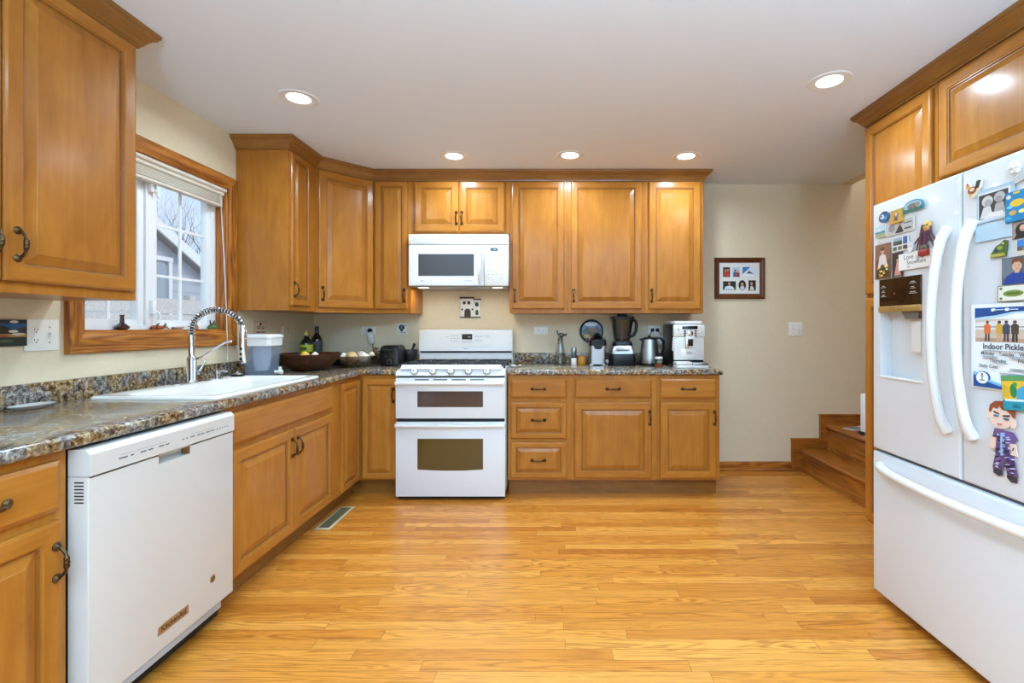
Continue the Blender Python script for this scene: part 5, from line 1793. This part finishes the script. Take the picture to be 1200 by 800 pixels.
# dish on the near worktop
t = thing('oval_dish', 'grey ceramic dish on the worktop below the outlet and switch plate', 'dish', (-1.915, 1.745, ZW))
bm = new_bm(); lathe(bm, [(0, .002), (.03, .0), (.036, .002), (.052, .012), (.056, .015), (.053, .016), (.034, .006), (0, .005)], (0, 0, 0), 28, sx=.75, sy=1.35)
obj('dish', bm, tint(186, 184, 176, .3), t)

# water dispenser
wp = thing('water_dispenser', 'white and blue tapered water filter dispenser at the far end of the sink', 'water dispenser', (-1.808, 2.945, ZW))
bm = new_bm()
def rr3(w, d, r, z): return [(p[0], p[1], z) for p in rrect(-w / 2, w / 2, -d / 2, d / 2, r)]
loops(bm, [rr3(.150, .12, .02, .0), rr3(.152, .122, .02, .004), rr3(.178, .138, .02, .185), rr3(.174, .134, .02, .185), rr3(.148, .118, .02, .006)], close_first=True)
obj('tank', bm, M_BLUEWATER, wp)
bm = new_bm(); loops(bm, [rr3(.142, .112, .018, .008), rr3(.166, .128, .018, .165)], close_first=True)
obj('water', bm, M_BLUEWATER, wp)
bm = new_bm(); loops(bm, [rr3(.176, .136, .022, .182), rr3(.190, .148, .022, .186), rr3(.192, .150, .022, .232), rr3(.204, .16, .026, .234), rr3(.204, .16, .026, .244), rr3(.196, .152, .03, .253), rr3(.16, .12, .03, .256)], close_first=True)
obj('lid', bm, M_WHITE2, wp)
bm = new_bm(); loops(bm, [rr3(.070, .06, .028, .03), rr3(.088, .07, .03, .06), rr3(.104, .08, .034, .12), rr3(.104, .08, .034, .184)], close_first=True)
obj('filter_chamber', bm, tint(222, 226, 230, .4), wp)
bm = new_bm(); lathe(bm, [(.010, 0), (.010, .03), (.014, .03), (.014, .045), (0, .045)], (.082, 0, .022), 12, axis='x'); box(bm, .105, .122, -.006, .006, .030, .055, .003)
obj('tap', bm, M_WHITE2, wp)

# wooden bowl with fruit
bx_, by_ = -1.700, 3.300
t = thing('wooden_bowl', 'wide dark wooden bowl in the corner of the worktop', 'bowl', (bx_, by_, ZW))
bm = new_bm()
lathe(bm, [(0, .004), (.085, .0), (.10, .004), (.125, .018), (.165, .048), (.200, .088), (.214, .112), (.214, .116), (.208, .117), (.19, .094), (.15, .056), (.10, .026), (0, .020)], (0, 0, 0), 40)
obj('bowl', bm, M_BOWLWOOD, t, grain=0)
for dx, dy, dz, r, c, nm, lab in ((.02, -.09, .112, .030, (222, 180, 70), 'lemon', 'yellow lemon at the front of the wooden bowl'), (.07, -.05, .108, .026, (232, 226, 210), 'garlic_bulb', 'white garlic bulb in the wooden bowl beside the lemon'),
                              (-.07, .03, .098, .034, (88, 50, 30), 'avocado', 'dark brown avocado at the back of the wooden bowl')):
    bm = new_bm(); lathe(bm, [(0, -1.15), (.35, -1.0), (.8, -.55), (1, 0), (.85, .55), (.4, .95), (.14, 1.1), (0, 1.25)], (0, 0, 0), 16, rot=Matrix.Rotation(1.2, 3, 'Y') if nm != 'garlic_bulb' else None)
    for v in bm.verts:
        v.co *= r
    o = obj(nm, bm, paint('food_%d' % c[0], c, .5, noise=.05), None, (bx_ + dx, by_ + dy, ZW + dz - .008))
    tag(o, lab, 'fruit' if nm != 'garlic_bulb' else 'vegetable')


def bottle(loc, label, r, h, body_mat, lab_col, cap_col, cap_r, spout):
    t = thing('oil_bottle', label, 'bottle', loc)
    bm = new_bm(); lathe(bm, [(0, .003), (r * .9, 0), (r, .006), (r, h * .62), (r * .94, h * .69), (r * .6, h * .77), (.016, h * .82), (.015, h * .88), (0, h * .88)], (0, 0, 0), 24)
    obj('glass_body', bm, body_mat, t)
    bm = new_bm(); lathe(bm, [(r + .0002, h * .25), (r + .0008, h * .255), (r + .0008, h * .61), (r + .0002, h * .615)], (0, 0, 0), 24)
    box(bm, -r * .5, r * .5, -r - .0015, -r + .004, h * .48, h * .54, mi=1); box(bm, -r * .4, r * .4, -r - .0015, -r + .004, h * .38, h * .42, mi=1)
    obj('paper_label', bm, [tint(*lab_col), tint(70, 84, 40)], t)
    bm = new_bm()
    if spout:
        lathe(bm, [(cap_r, h * .86), (cap_r, h * .92), (.007, h * .94), (.004, h), (0, h)], (0, 0, 0), 16)
    else:
        lathe(bm, [(cap_r, h * .86), (cap_r, h * .995), (cap_r * .9, h), (0, h)], (0, 0, 0), 16)
    obj('cap', bm, tint(*cap_col), t)


M_BOTTLE = paint('dark_green_glass', (26, 36, 20), .08, coat=.4)
M_BOTTLE2 = paint('black_green_glass', (18, 22, 16), .08, coat=.4)
bottle((-1.862, 3.585, ZW), 'dark green oil bottle with lime label and yellow pointed cap', .044, .272, M_BOTTLE, (170, 178, 50), (226, 206, 60), .014, True)
bottle((-1.852, 3.72, ZW), 'taller dark oil bottle with black cap behind the yellow-capped bottle', .040, .305, M_BOTTLE2, (60, 70, 76), (22, 22, 22), .015, False)
t = thing('black_dish', 'black lidded dish in the corner behind the wooden bowl', 'dish', (-1.70, 3.745, ZW))
bm = new_bm(); lathe(bm, [(0, 0), (.06, 0), (.085, .015), (.095, .05), (.095, .058), (0, .058)], (0, 0, 0), 26)
obj('dish', bm, M_BLACK, t)
bm = new_bm(); lathe(bm, [(.098, .058), (.098, .064), (.06, .082), (.014, .090), (.012, .105), (0, .107)], (0, 0, 0), 26)
obj('lid', bm, M_BLACK, t)

# glass bowl of shells and dried flowers
sx_, sy_ = -1.480, 3.580
t = thing('shell_bowl', 'shallow glass bowl holding shells, beside the wooden bowl', 'bowl', (sx_, sy_, ZW))
bm = new_bm(); lathe(bm, [(0, .002), (.06, 0), (.10, .020), (.132, .060), (.140, .085), (.136, .085), (.126, .060), (.094, .024), (.05, .008), (0, .008)], (0, 0, 0), 32)
obj('bowl', bm, glass_thin('amber_glass', (.62, .52, .40), .5), t)
M_SHELL = paint('shell_cream', (222, 204, 172), .45, noise=.12)
M_SHELL2 = paint('shell_white', (236, 230, 220), .4, noise=.06)
M_SHELL3 = paint('shell_tan', (196, 156, 106), .45, noise=.15)
rr = random.Random(21)
SH = [(-.085, -.03, .068, .030, 1, 'white rounded shell at the left of the glass bowl'), (-.015, -.055, .066, .042, 2, 'large tan striped shell at the front of the glass bowl'), (.065, -.03, .066, .032, 1, 'white shell on the right side of the glass bowl'),
      (.02, .045, .072, .034, 0, 'cream shell at the back of the glass bowl'), (-.06, .045, .07, .028, 2, 'small tan shell behind the white rounded one'), (.10, .03, .078, .022, 0, 'smallest cream shell on the right rim of the bowl')]
for dx, dy, dz, r, k, lab in SH:
    bm = new_bm()
    lathe(bm, [(0, -1.3), (.45, -.95), (.85, -.35), (1.0, .15), (.8, .55), (.72, .6), (.5, .9), (.42, .95), (.2, 1.2), (0, 1.35)], (0, 0, 0), 18, rot=Matrix.Rotation(rr.uniform(.9, 1.9), 3, 'Y') @ Matrix.Rotation(rr.uniform(0, 3), 3, 'X'))
    for v in bm.verts:
        v.co *= r * 1.1
    o = obj('seashell', bm, (M_SHELL, M_SHELL2, M_SHELL3)[k], None, (sx_ + dx, sy_ + dy, ZW + dz + .008))
    tag(o, lab, 'shell', 'shells in the glass bowl')
fl_ = thing('dried_flowers', 'bunch of brown dried flowers behind the shell bowl', 'dried flowers', (-1.42, 3.83, ZW))
rr = random.Random(4)
bm = new_bm()
for k in range(70):
    a = rr.uniform(0, 2 * PI); r = rr.uniform(.02, .12); h = rr.uniform(.05, .135)
    p = (r * math.cos(a), r * .8 * math.sin(a), h)
    tube(bm, [(p[0] * .2, p[1] * .2, 0), (p[0] * .7, p[1] * .7, h * .6), p], .0012, 4)
    lathe(bm, [(0, -.006), (.006, -.002), (.007, .003), (0, .007)], p, 6, mi=1 + rr.randrange(2))
obj('flower_heads', bm, [tint(92, 72, 48), tint(138, 112, 84), tint(108, 80, 66)], fl_)

# toaster
ts = thing('toaster', 'black two-slot toaster standing end-on beside the mortar', 'toaster', (-1.243, 3.60, ZW))
bm = new_bm()
tw, td, th = .150, .175, .162
prism(bm, [(-.07, .012), (-.075, .03), (-.073, .12), (-.064, .148), (-.045, .160), (.045, .160), (.064, .148), (.073, .12), (.075, .03), (.07, .012)], lambda u, v, w: Vector((u, w, v)), .010, td - .008, bev=.004)
obj('body', bm, M_BLACK, ts)
bm = new_bm(); prism(bm, [(-.066, .0), (-.070, .02), (-.068, .118), (-.055, .146), (.055, .146), (.068, .118), (.070, .02), (.066, 0)], lambda u, v, w: Vector((u, .012 - w, v)), .0, .014, bev=.004)
obj('end_panel', bm, paint('glossy_black', (14, 14, 15), .2, coat=.15, spec=.3), ts)
bm = new_bm(); box(bm, -.005, .005, -.0045, 0, .055, .128, .001); box(bm, -.020, .020, -.022, -.002, .118, .130, .004)
obj('lever', bm, M_BLACKMATT, ts)
bm = new_bm(); lathe(bm, [(.016, -.002), (.016, -.008), (.012, -.016), (0, -.016)], (0, 0, .035), 18, axis='y'); lathe(bm, [(.019, -.002), (.018, -.0045), (.016, -.0045)], (0, 0, .035), 18, axis='y', mi=1)
obj('dial', bm, [M_BLACK, M_STEEL], ts)
bm = new_bm()
for x in (-.028, .028):
    box(bm, x - .014, x + .014, .04, td - .04, .1585, .1612)
obj('slot', bm, M_STEEL, ts, smooth=False)
# mortar and pestle
t = thing('mortar', 'black stone mortar left of the range', 'mortar', (-1.160, 3.850, ZW))
bm = new_bm(); lathe(bm, [(0, .0), (.040, .0), (.042, .010), (.034, .022), (.046, .040), (.057, .075), (.062, .112), (.060, .116), (.054, .114), (.046, .07), (.02, .045), (0, .042)], (0, 0, 0), 28)
obj('mortar_bowl', bm, M_IRON, t)
o = thing('pestle', 'black stone pestle leaning in the mortar', 'pestle', (-1.160, 3.850, ZW))
bm = new_bm(); tube(bm, [(-.006, 0, .050), (.0, 0, .060), (.012, 0, .09), (.026, 0, .130), (.036, 0, .162), (.038, 0, .168)], [.012, .016, .012, .010, .013, .008], 12)
obj('pestle_rod', bm, M_IRON, o)

# charger plugged into the outlet left of the range
x, z = at_y(434.5, 387, YB)
t = thing('charger', 'white power adapter hanging from the outlet beside the toaster', 'charger', (x, YB, z))
bm = new_bm(); lathe(bm, [(.017, -.008), (.017, -.03), (.012, -.036), (0, -.036)], (0, 0, 0), 14, axis='y')
obj('plug', bm, M_BLACK, t)
bm = new_bm(); box(bm, -.022, .022, -.045, -.012, -.115, -.015, .006, mat=Matrix.Rotation(-.22, 4, 'Y'))
obj('adapter', bm, M_WHITE2, t)
bm = new_bm(); tube(bm, [(.026, -.03, -.110), (.036, -.03, -.16), (.046, -.035, -.22), (.052, -.05, z * 0 - .262), (.075, -.06, -.266)], .003, 6)
obj('cord', bm, M_BLACK, t)

# spoon rest right of the range
t = thing('spoon_rest', 'small white ceramic spoon rest on the worktop right of the range', 'spoon rest', (-.275, 3.56, ZW))
bm = new_bm(); lathe(bm, [(0, .002), (.028, 0), (.038, .008), (.041, .014), (.038, .014), (.026, .006), (0, .006)], (0, 0, 0), 22, sx=1, sy=1.3)
obj('dish', bm, M_WHITE2, t)
bm = new_bm(); tube(bm, [(.0, .0, .012), (.02, .05, .022), (.045, .12, .034)], [.007, .005, .006], 8)
obj('handle', bm, M_BRASS, t)

# ------------------------------------------------------------------ appliances and jars right of the range
YA = 3.78
x, _ = at_y(656.5, 400, YA)
t = thing('decanter', 'clear conical glass decanter with a bird-shaped stopper', 'decanter', (x, YA, ZW))
bm = new_bm(); lathe(bm, [(0, .003), (.046, 0), (.050, .006), (.046, .06), (.030, .15), (.022, .19), (.024, .205), (.021, .205), (.019, .19), (.027, .15), (.043, .06), (.045, .010), (0, .009)], (0, 0, 0), 26)
obj('glass_body', bm, M_CLEAR, t)
bm = new_bm()
lathe(bm, [(0, .185), (.016, .187), (.018, .21), (.024, .214), (.022, .220), (0, .222)], (0, 0, 0), 16)
lathe(bm, [(0, -.03), (.014, -.018), (.018, 0), (.012, .02), (0, .036)], (.008, 0, .236), 12, axis='x')
tube(bm, [(-.014, 0, .238), (-.024, 0, .258), (-.022, 0, .272), (-.030, 0, .270)], [.008, .006, .008, .002], 8)
tube(bm, [(.036, 0, .236), (.050, 0, .246), (.046, 0, .225)], [.006, .008, .004], 6)
obj('stopper', bm, paint('pewter', (110, 108, 106), .3, .8, noise=.3), t)
x, _ = at_y(672.5, 400, 3.74)
t = thing('pepper_mill', 'small clear spice grinder with steel cap beside the amber jar', 'grinder', (x, 3.74, ZW))
bm = new_bm(); lathe(bm, [(0, .001), (.019, 0), (.021, .004), (.021, .055), (0, .055)], (0, 0, 0), 18)
obj('salt', bm, tint(230, 226, 218), t)
bm = new_bm(); lathe(bm, [(.0215, .055), (.021, .085), (.018, .092), (.0, .092)], (0, 0, 0), 18)
obj('clear_body', bm, M_SMOKE, t)
bm = new_bm(); lathe(bm, [(.020, .090), (.022, .096), (.022, .132), (.018, .138), (0, .138)], (0, 0, 0), 18)
obj('cap', bm, M_STEEL, t)
x, _ = at_y(682, 400, 3.76)
t = thing('amber_jar', 'short amber ceramic jar between the spice grinder and the juicer', 'jar', (x, 3.76, ZW))
bm = new_bm(); lathe(bm, [(0, .001), (.032, 0), (.036, .006), (.038, .045), (.037, .062), (.034, .062), (.034, .05), (0, .05)], (0, 0, 0), 22)
obj('jar', bm, paint('amber_glaze', (190, 124, 40), .25, coat=.4), t)
bm = new_bm(); lathe(bm, [(.0385, .060), (.0385, .070), (.036, .074), (0, .074)], (0, 0, 0), 22)
obj('lid', bm, tint(168, 112, 50), t)
# plate on the wall
x, z = at_y(693, 388, YB)
t = thing('decorative_plate', 'round painted landscape plate hung behind the juicer', 'plate', (x, YB - .001, z))
bm = new_bm(); lathe(bm, [(0, -.006), (.060, -.006), (.072, -.010), (.098, -.020), (.1, -.018), (.074, -.004), (.05, 0), (0, 0)], (0, 0, 0), 36, axis='y')
obj('rim', bm, tint(44, 58, 74, .2), t)
bm = new_bm(); cols = []
lv = .0
for poly, c in ((ellipse(0, 0, .088, .088, 30), (96, 130, 166)), (ellipse(-.005, .058, .055, .016, 16), (206, 218, 226)), ([(-.085, .0), (-.04, .034), (0, .010), (.045, .04), (.086, .006), (.06, -.03), (-.06, -.03)], (58, 72, 66)), (ellipse(.01, .01, .034, .018, 14), (140, 84, 50)),
                ([(-.08, -.035), (-.07, -.012), (.07, -.012), (.08, -.035), (.04, -.078), (-.04, -.078)], (110, 92, 60)), (ellipse(-.04, -.04, .025, .015, 12), (190, 160, 90)), (ellipse(.03, -.03, .02, .012, 12), (60, 66, 44)), ([(-.04, -.08), (-.03, -.06), (.03, -.06), (.04, -.08), (0, -.087)], (150, 54, 40))):
    cols.append(c)
    lv += .0003
    prism(bm, poly, lambda u, v, w: Vector((u, -.014 - w, v)), -.003, lv, len(cols) - 1)
obj('painting', bm, [paint('print_%d_%d_%d' % c, c, .25) for c in cols], t, smooth=False)
# juicer
x, _ = at_y(700, 400, 3.72)
t = thing('citrus_juicer', 'stainless steel citrus juicer with black top and clear cover', 'juicer', (x, 3.72, ZW))
bm = new_bm(); prism(bm, rrect(-.062, .062, -.06, .06, .02), lambda u, v, w: Vector((u, v, w)), .012, .155)
obj('body', bm, M_STEEL, t, angle=50)
bm = new_bm(); box(bm, -.062, -.035, -.06, .06, 0, .013, .003); box(bm, .035, .062, -.06, .06, 0, .013, .003)
obj('foot', bm, M_STEEL, t)
bm = new_bm(); prism(bm, rrect(-.066, .066, -.064, .064, .02), lambda u, v, w: Vector((u, v, w)), .155, .198)
prism(bm, [(-.036, .158), (-.030, .138), (-.016, .128), (.016, .128), (.030, .138), (.036, .158)], lambda u, v, w: Vector((u, -.060 - w, v)), -.002, .010)
obj('collar', bm, M_BLACK, t, angle=50)
bm = new_bm(); lathe(bm, [(.060, .198), (.060, .206), (.046, .214), (.036, .232), (.020, .250), (.008, .256), (0, .257)], (0, 0, 0), 24)
obj('clear_cover', bm, M_SMOKE, t)
bm = new_bm(); lathe(bm, [(.045, .198), (.03, .206), (.022, .226), (.006, .243), (0, .245)], (0, 0, 0), 16)
obj('reamer', bm, M_BLACK, t)
for sx_ in (-1, 1):
    bm = new_bm(); tube(bm, [(sx_ * .060, 0, .195), (sx_ * .063, 0, .215), (sx_ * .045, 0, .222)], .005, 8)
    obj('clip', bm, M_STEEL, t)
x, _ = at_y(711.5, 400, 3.62)
t = thing('metal_figurine', 'tiny pewter flower figurine between juicer and blender', 'figurine', (x, 3.62, ZW))
bm = new_bm(); lathe(bm, [(0, 0), (.012, 0), (.012, .004), (.003, .007), (.003, .030), (0, .03)], (0, 0, 0), 12)
for k in range(5):
    a = 2 * PI * k / 5 + .3
    lathe(bm, [(0, -.007), (.006, -.003), (.006, .003), (0, .007)], (.008 * math.cos(a), 0, .040 + .008 * math.sin(a)), 8, axis='y')
obj('flower', bm, M_STEEL, t)
# blender
x, _ = at_y(728.5, 400, 3.75)
bd = thing('blender', 'large black countertop blender with smoky jar', 'blender', (x, 3.74, ZW))
bm = new_bm(); loops(bm, [rr3(.192, .20, .03, .0), rr3(.196, .205, .03, .006), rr3(.196, .205, .03, .09), rr3(.19, .20, .03, .095)], close_first=True)
obj('base', bm, M_BLACK, bd)
bm = new_bm(); loops(bm, [rr3(.192, .202, .03, .094), rr3(.188, .198, .03, .105), rr3(.160, .16, .03, .150), rr3(.15, .15, .03, .155)], close_first=False)
def shear_front(): pass
obj('control_band', bm, M_STEEL, bd)
bm = new_bm()
for k in range(9):
    xk = -.05 + k * .0118
    box(bm, xk, xk + .0085, -.0935 + .0, -.083, .117 + .0015 * (k % 2), .126 - .001 * (k % 3), mat=Matrix.Translation((0, -.0035, 0)))
obj('script_mark', bm, M_BLACK, bd)
bm = new_bm(); loops(bm, [rr3(.150, .15, .03, .155), rr3(.155, .15, .03, .16), rr3(.140, .14, .03, .185), rr3(.12, .12, .03, .19)], close_first=True)
obj('jar_collar', bm, M_BLACK, bd)
bm = new_bm(); loops(bm, [rr3(.115, .115, .035, .188), rr3(.125, .125, .035, .215), rr3(.165, .165, .035, .360), rr3(.168, .168, .035, .366), rr3(.160, .160, .035, .366), rr3(.118, .118, .035, .215), rr3(.10, .10, .03, .195)], close_first=False)
obj('jar', bm, M_SMOKE, bd)
bm = new_bm(); loops(bm, [rr3(.172, .172, .03, .362), rr3(.180, .180, .03, .366), rr3(.180, .180, .03, .378), rr3(.17, .17, .03, .382), rr3(.08, .08, .03, .384), rr3(.075, .075, .03, .398), rr3(.06, .06, .025, .40)], close_first=True)
obj('lid', bm, M_BLACK, bd)
bm = new_bm(); tube(bm, [(.075, 0, .352), (.105, 0, .350), (.116, 0, .325), (.112, 0, .27), (.092, 0, .235), (.062, 0, .222)], [.010, .012, .012, .012, .012, .010], 10)
obj('jar_handle', bm, M_BLACK, bd)
bm = new_bm(); tube(bm, [(0, 0, .190), (0, 0, .345)], [.010, .006], 10)
for k in range(3):
    box(bm, -.035, .035, -.006, .006, .215 + .04 * k, .219 + .04 * k, .001, mat=Matrix.Rotation(k * .9, 4, 'Z'))
obj('blade', bm, M_STEEL, bd)
# kettle
x, _ = at_y(761, 400, 3.70)
kt = thing('electric_kettle', 'brushed steel electric kettle with black handle on its base', 'kettle', (x, 3.70, ZW))
bm = new_bm(); lathe(bm, [(0, 0), (.078, 0), (.080, .006), (.078, .016), (0, .018)], (0, 0, 0), 30)
obj('power_base', bm, M_BLACK, kt)
bm = new_bm(); lathe(bm, [(0, .019), (.074, .019), (.076, .024), (.074, .06), (.066, .14), (.056, .205), (0, .206)], (0, 0, 0), 32)
obj('body', bm, M_STEEL, kt)
bm = new_bm(); lathe(bm, [(.057, .204), (.056, .212), (.04, .220), (.012, .223), (.010, .232), (0, .233)], (0, 0, 0), 26); prism(bm, [(-.055, .18), (-.082, .208), (-.05, .212)], lambda u, v, w: Vector((u, w, v)), -.02, .02)
obj('lid', bm, M_BLACK, kt)
bm = new_bm(); tube(bm, [(.048, 0, .212), (.085, -.004, .215), (.108, -.006, .190), (.108, -.006, .13), (.096, -.004, .085), (.068, 0, .072)], [.010, .012, .013, .012, .011, .009], 10, flat=.8)
obj('handle', bm, M_BLACK, kt)
# plugs and adapter at the outlet behind the kettle
x, z = at_y(767, 386.5, YB)
for dx, lab, pts in ((-.020, 'black plug with cord running down to the kettle', [(0, -.03, 0), (-.02, -.04, -.03), (-.045, -.05, -.06), (-.06, -.07, -.10), (-.06, -.08, z * 0 - .25)]),
                     (.020, 'black plug with cord dropping behind the coffee machine', [(0, -.03, 0), (.02, -.04, -.03), (.035, -.045, -.08), (.045, -.05, -.16), (.055, -.05, -.262)])):
    t = thing('power_plug', lab, 'plug', (x + dx, YB, z))
    bm = new_bm(); lathe(bm, [(.014, -.008), (.016, -.022), (.010, -.034), (0, -.036)], (0, 0, 0), 14, axis='y')
    obj('plug_body', bm, M_BLACK, t)
    bm = new_bm(); tube(bm, pts, .0032, 6)
    obj('cord', bm, M_BLACK, t)
x, z = at_y(775, 398, YB - .04)
bm = new_bm(); box(bm, -.035, .030, -.02, .02, -.032, .032, .006, mat=Matrix.Rotation(-.35, 4, 'Y'))
bx2 = thing('adapter_box', 'white power adapter hanging beside the kettle handle', 'adapter', (x, YB - .05, z))
obj('adapter_case', bm, M_WHITE2, bx2)
bm = new_bm(); tube(bm, [(.03, 0, -.02), (.045, 0, -.05), (.040, 0, -.12), (.05, .0, -.185)], .0028, 6)
obj('cord', bm, M_BLACK, bx2)
# jam jar
x, _ = at_y(772, 400, 3.56)
t = thing('jam_jar', 'small jar with red-brown contents in front of the kettle', 'jar', (x, 3.56, ZW))
bm = new_bm(); lathe(bm, [(0, 0), (.028, 0), (.031, .004), (.031, .028), (0, .028)], (0, 0, 0), 20)
obj('contents', bm, tint(116, 58, 28, .3), t)
bm = new_bm(); lathe(bm, [(.0312, .026), (.0312, .056), (.026, .062), (0, .062)], (0, 0, 0), 20); box(bm, -.018, .018, -.0325, -.027, .034, .054, mi=1)
obj('glass_body', bm, [glass_thin('jar_glass', (.85, .86, .84), .14), tint(90, 110, 96)], t)
bm = new_bm(); lathe(bm, [(.028, .061), (.029, .064), (.029, .074), (.026, .076), (0, .076)], (0, 0, 0), 20)
obj('lid', bm, tint(226, 222, 214), t)
# espresso machine
cm = thing('coffee_machine', 'white and black bean-to-cup coffee machine at the end of the worktop', 'coffee machine', (1.010, 3.52, ZW))
W2 = .116
M_SILVER = paint('silver_white_plastic', (216, 214, 210), .3, .15)
bm = new_bm(); box(bm, -W2, W2, .02, .34, .006, .325, .012)
obj('body', bm, M_BLACK, cm)
bm = new_bm()
box(bm, -W2, W2, -.012, .03, .225, .318, .010); box(bm, -W2 + .004, W2 - .004, .0, .03, .055, .232, .006)
obj('front_panel', bm, M_SILVER, cm)
bm = new_bm(); loops(bm, [[(p[0], p[1] + .15, z) for p in rrect(-.105, .105, -.14, .14, .02)] for z in (.324, .345)], close_first=True)
obj('cup_tray', bm, M_WHITE2, cm, angle=50)
bm = new_bm(); box(bm, -.055, .060, -.0135, -.010, .283, .308, .001)
obj('display', bm, M_GLASSBLACK, cm)
for sx_ in (-.035, .045):
    for k in range(3):
        bm = new_bm(); lathe(bm, [(.0075, -.011), (.0075, -.0145), (.006, -.0155), (0, -.0155)], (sx_, 0, .270 - k * .0175), 12, axis='y')
        obj('button', bm, tint(52, 54, 60), cm)
bm = new_bm(); lathe(bm, [(.019, -.011), (.019, -.018), (.015, -.020), (0, -.020)], (.006, 0, .254), 20, axis='y')
obj('dial', bm, M_CHROME, cm)
bm = new_bm(); box(bm, -.088, -.078, -.0130, -.0115, .278, .288); box(bm, -.080, -.074, -.0130, -.0115, .274, .281)
obj('emblem', bm, tint(120, 124, 132), cm, smooth=False)
bm = new_bm(); box(bm, -.036, .044, -.022, .0, .205, .229, .005); box(bm, -.030, -.008, -.026, .0, .145, .212, .005, mi=2); box(bm, -.004, .022, -.024, .0, .160, .212, .004, mi=1)
obj('coffee_spout', bm, [M_SILVER, M_BLACK, M_CHROME], cm)
bm = new_bm(); tube(bm, [(-.100, -.002, .222), (-.118, -.012, .215), (-.122, -.015, .185), (-.124, -.014, .125)], [.008, .007, .006, .005], 10)
obj('steam_wand', bm, M_SILVER, cm)
bm = new_bm(); box(bm, -.062, .060, -.004, .004, .062, .140, .003); 
for k in range(6):
    box(bm, -.05 + k * .018, -.042 + k * .018, -.0055, -.003, .068, .072, mi=1)
prism(bm, ellipse(0, .108, .026, .012, 16), lambda u, v, w: Vector((u, -.004 - w, v)), 0, .0008, mi=1)
obj('service_door', bm, [M_SILVER, tint(170, 166, 160)], cm)
bm = new_bm(); box(bm, -.112, .118, -.085, .04, .0, .020, .004); box(bm, -.112, .0, -.082, .03, .020, .046, .004); box(bm, .004, .118, -.080, .03, .020, .040, .004, mi=1)
obj('drip_tray', bm, [M_SILVER, M_STEEL], cm)

# ------------------------------------------------------------------ things on the window sill
ZSILL = WZ0 + .012
def sill(px, x=-2.018):
    return F * x / (px - VX)
t = thing('bud_vase', 'small dark glass bud vase at the near end of the window sill', 'vase', (-2.030, sill(143, -2.03), ZSILL))
bm = new_bm(); lathe(bm, [(0, .001), (.018, 0), (.027, .006), (.029, .014), (.020, .024), (.009, .032), (.0075, .062), (.010, .070), (.008, .070), (.006, .060), (0, .03)], (0, 0, 0), 22)
obj('vase', bm, paint('plum_glass', (56, 30, 30), .1, coat=.5), t)
bm = new_bm(); tube(bm, [(0, 0, .05), (.002, 0, .075), (-.002, .002, .090)], .0014, 5); lathe(bm, [(0, -.004), (.006, 0), (0, .005)], (-.002, .002, .092), 8)
obj('sprig', bm, tint(222, 216, 206), t)
t = thing('crab_figurine', 'red and green crab figurine in the middle of the window sill', 'figurine', (-2.030, sill(184, -2.03), ZSILL))
bm = new_bm(); lathe(bm, [(0, 0), (.020, .002), (.026, .010), (.018, .020), (0, .024)], (0, 0, 0), 14, sy=1.3)
obj('shell', bm, tint(168, 72, 48), t)
for sy_ in (-1, 1):
    bm = new_bm()
    for k in range(3):
        tube(bm, [(.008 * k - .005, sy_ * .025, .010), (.010 * k, sy_ * .038, .014), (.012 * k, sy_ * .044, .002)], .003, 5)
    obj('leg', bm, tint(150, 60, 44), t)
    bm = new_bm(); tube(bm, [(.015, sy_ * .016, .014), (.024, sy_ * .026, .024), (.026, sy_ * .018, .032)], [.004, .006, .003], 6)
    obj('claw', bm, tint(90, 110, 70), t)
t = thing('white_dish', 'tiny white dish on the window sill left of the faucet arch', 'dish', (-2.030, sill(209, -2.03), ZSILL))
bm = new_bm(); lathe(bm, [(0, .001), (.012, 0), (.024, .008), (.028, .014), (.025, .014), (.012, .005), (0, .005)], (0, 0, 0), 18)
obj('dish', bm, M_WHITE2, t)
t = thing('clay_figurine', 'small terracotta figurine seen through the faucet arch', 'figurine', (-2.030, sill(229, -2.03), ZSILL))
bm = new_bm(); lathe(bm, [(0, 0), (.014, 0), (.016, .010), (.010, .026), (.007, .032), (.010, .040), (.008, .050), (0, .054)], (0, 0, 0), 14)
obj('figure', bm, tint(166, 112, 82), t)
t = thing('frog_figurine', 'green and brown figurine at the far end of the window sill', 'figurine', (-2.030, sill(249, -2.03), ZSILL))
bm = new_bm(); lathe(bm, [(0, 0), (.022, .0), (.026, .010), (.018, .024), (0, .030)], (0, 0, 0), 14); lathe(bm, [(0, -.012), (.012, -.004), (.010, .008), (0, .014)], (0, .018, .034), 12)
obj('body', bm, tint(74, 108, 60), t)
for sy_ in (-1, 1):
    bm = new_bm(); tube(bm, [(0, -.01, .02), (.012, -.02 + sy_ * .012, .034), (.016, -.024 + sy_ * .018, .052)], [.006, .005, .003], 6)
    obj('leg', bm, tint(104, 62, 48), t)

# ------------------------------------------------------------------ on the stairs
t = thing('paper_towel_holder', 'white paper towel roll on a black stand on the upper step', 'paper towel', (2.404, 3.60, .387))
bm = new_bm(); lathe(bm, [(0, 0), (.075, 0), (.078, .006), (.074, .014), (.012, .018), (.008, .02), (.008, .33), (.014, .335), (.012, .350), (0, .352)], (0, 0, 0), 28)
obj('stand', bm, M_BLACK, t)
bm = new_bm(); lathe(bm, [(.018, .020), (.058, .020), (.060, .024), (.060, .296), (.058, .30), (.018, .30)], (0, 0, 0), 28)
obj('paper_roll', bm, tint(238, 238, 236, .9), t)
o = thing('mail_envelope', 'grey letter lying on the upper step behind the towel stand', 'letter', (2.44, 3.80, .387), .4)
bm = new_bm(); box(bm, -.11, .11, -.05, .05, 0, .003, .0005, 1); box(bm, -.09, .04, -.04, .05, .003, .005, .0005, 1, mi=1)
obj('paper', bm, [tint(206, 204, 198), tint(120, 118, 116)], o, smooth=False)
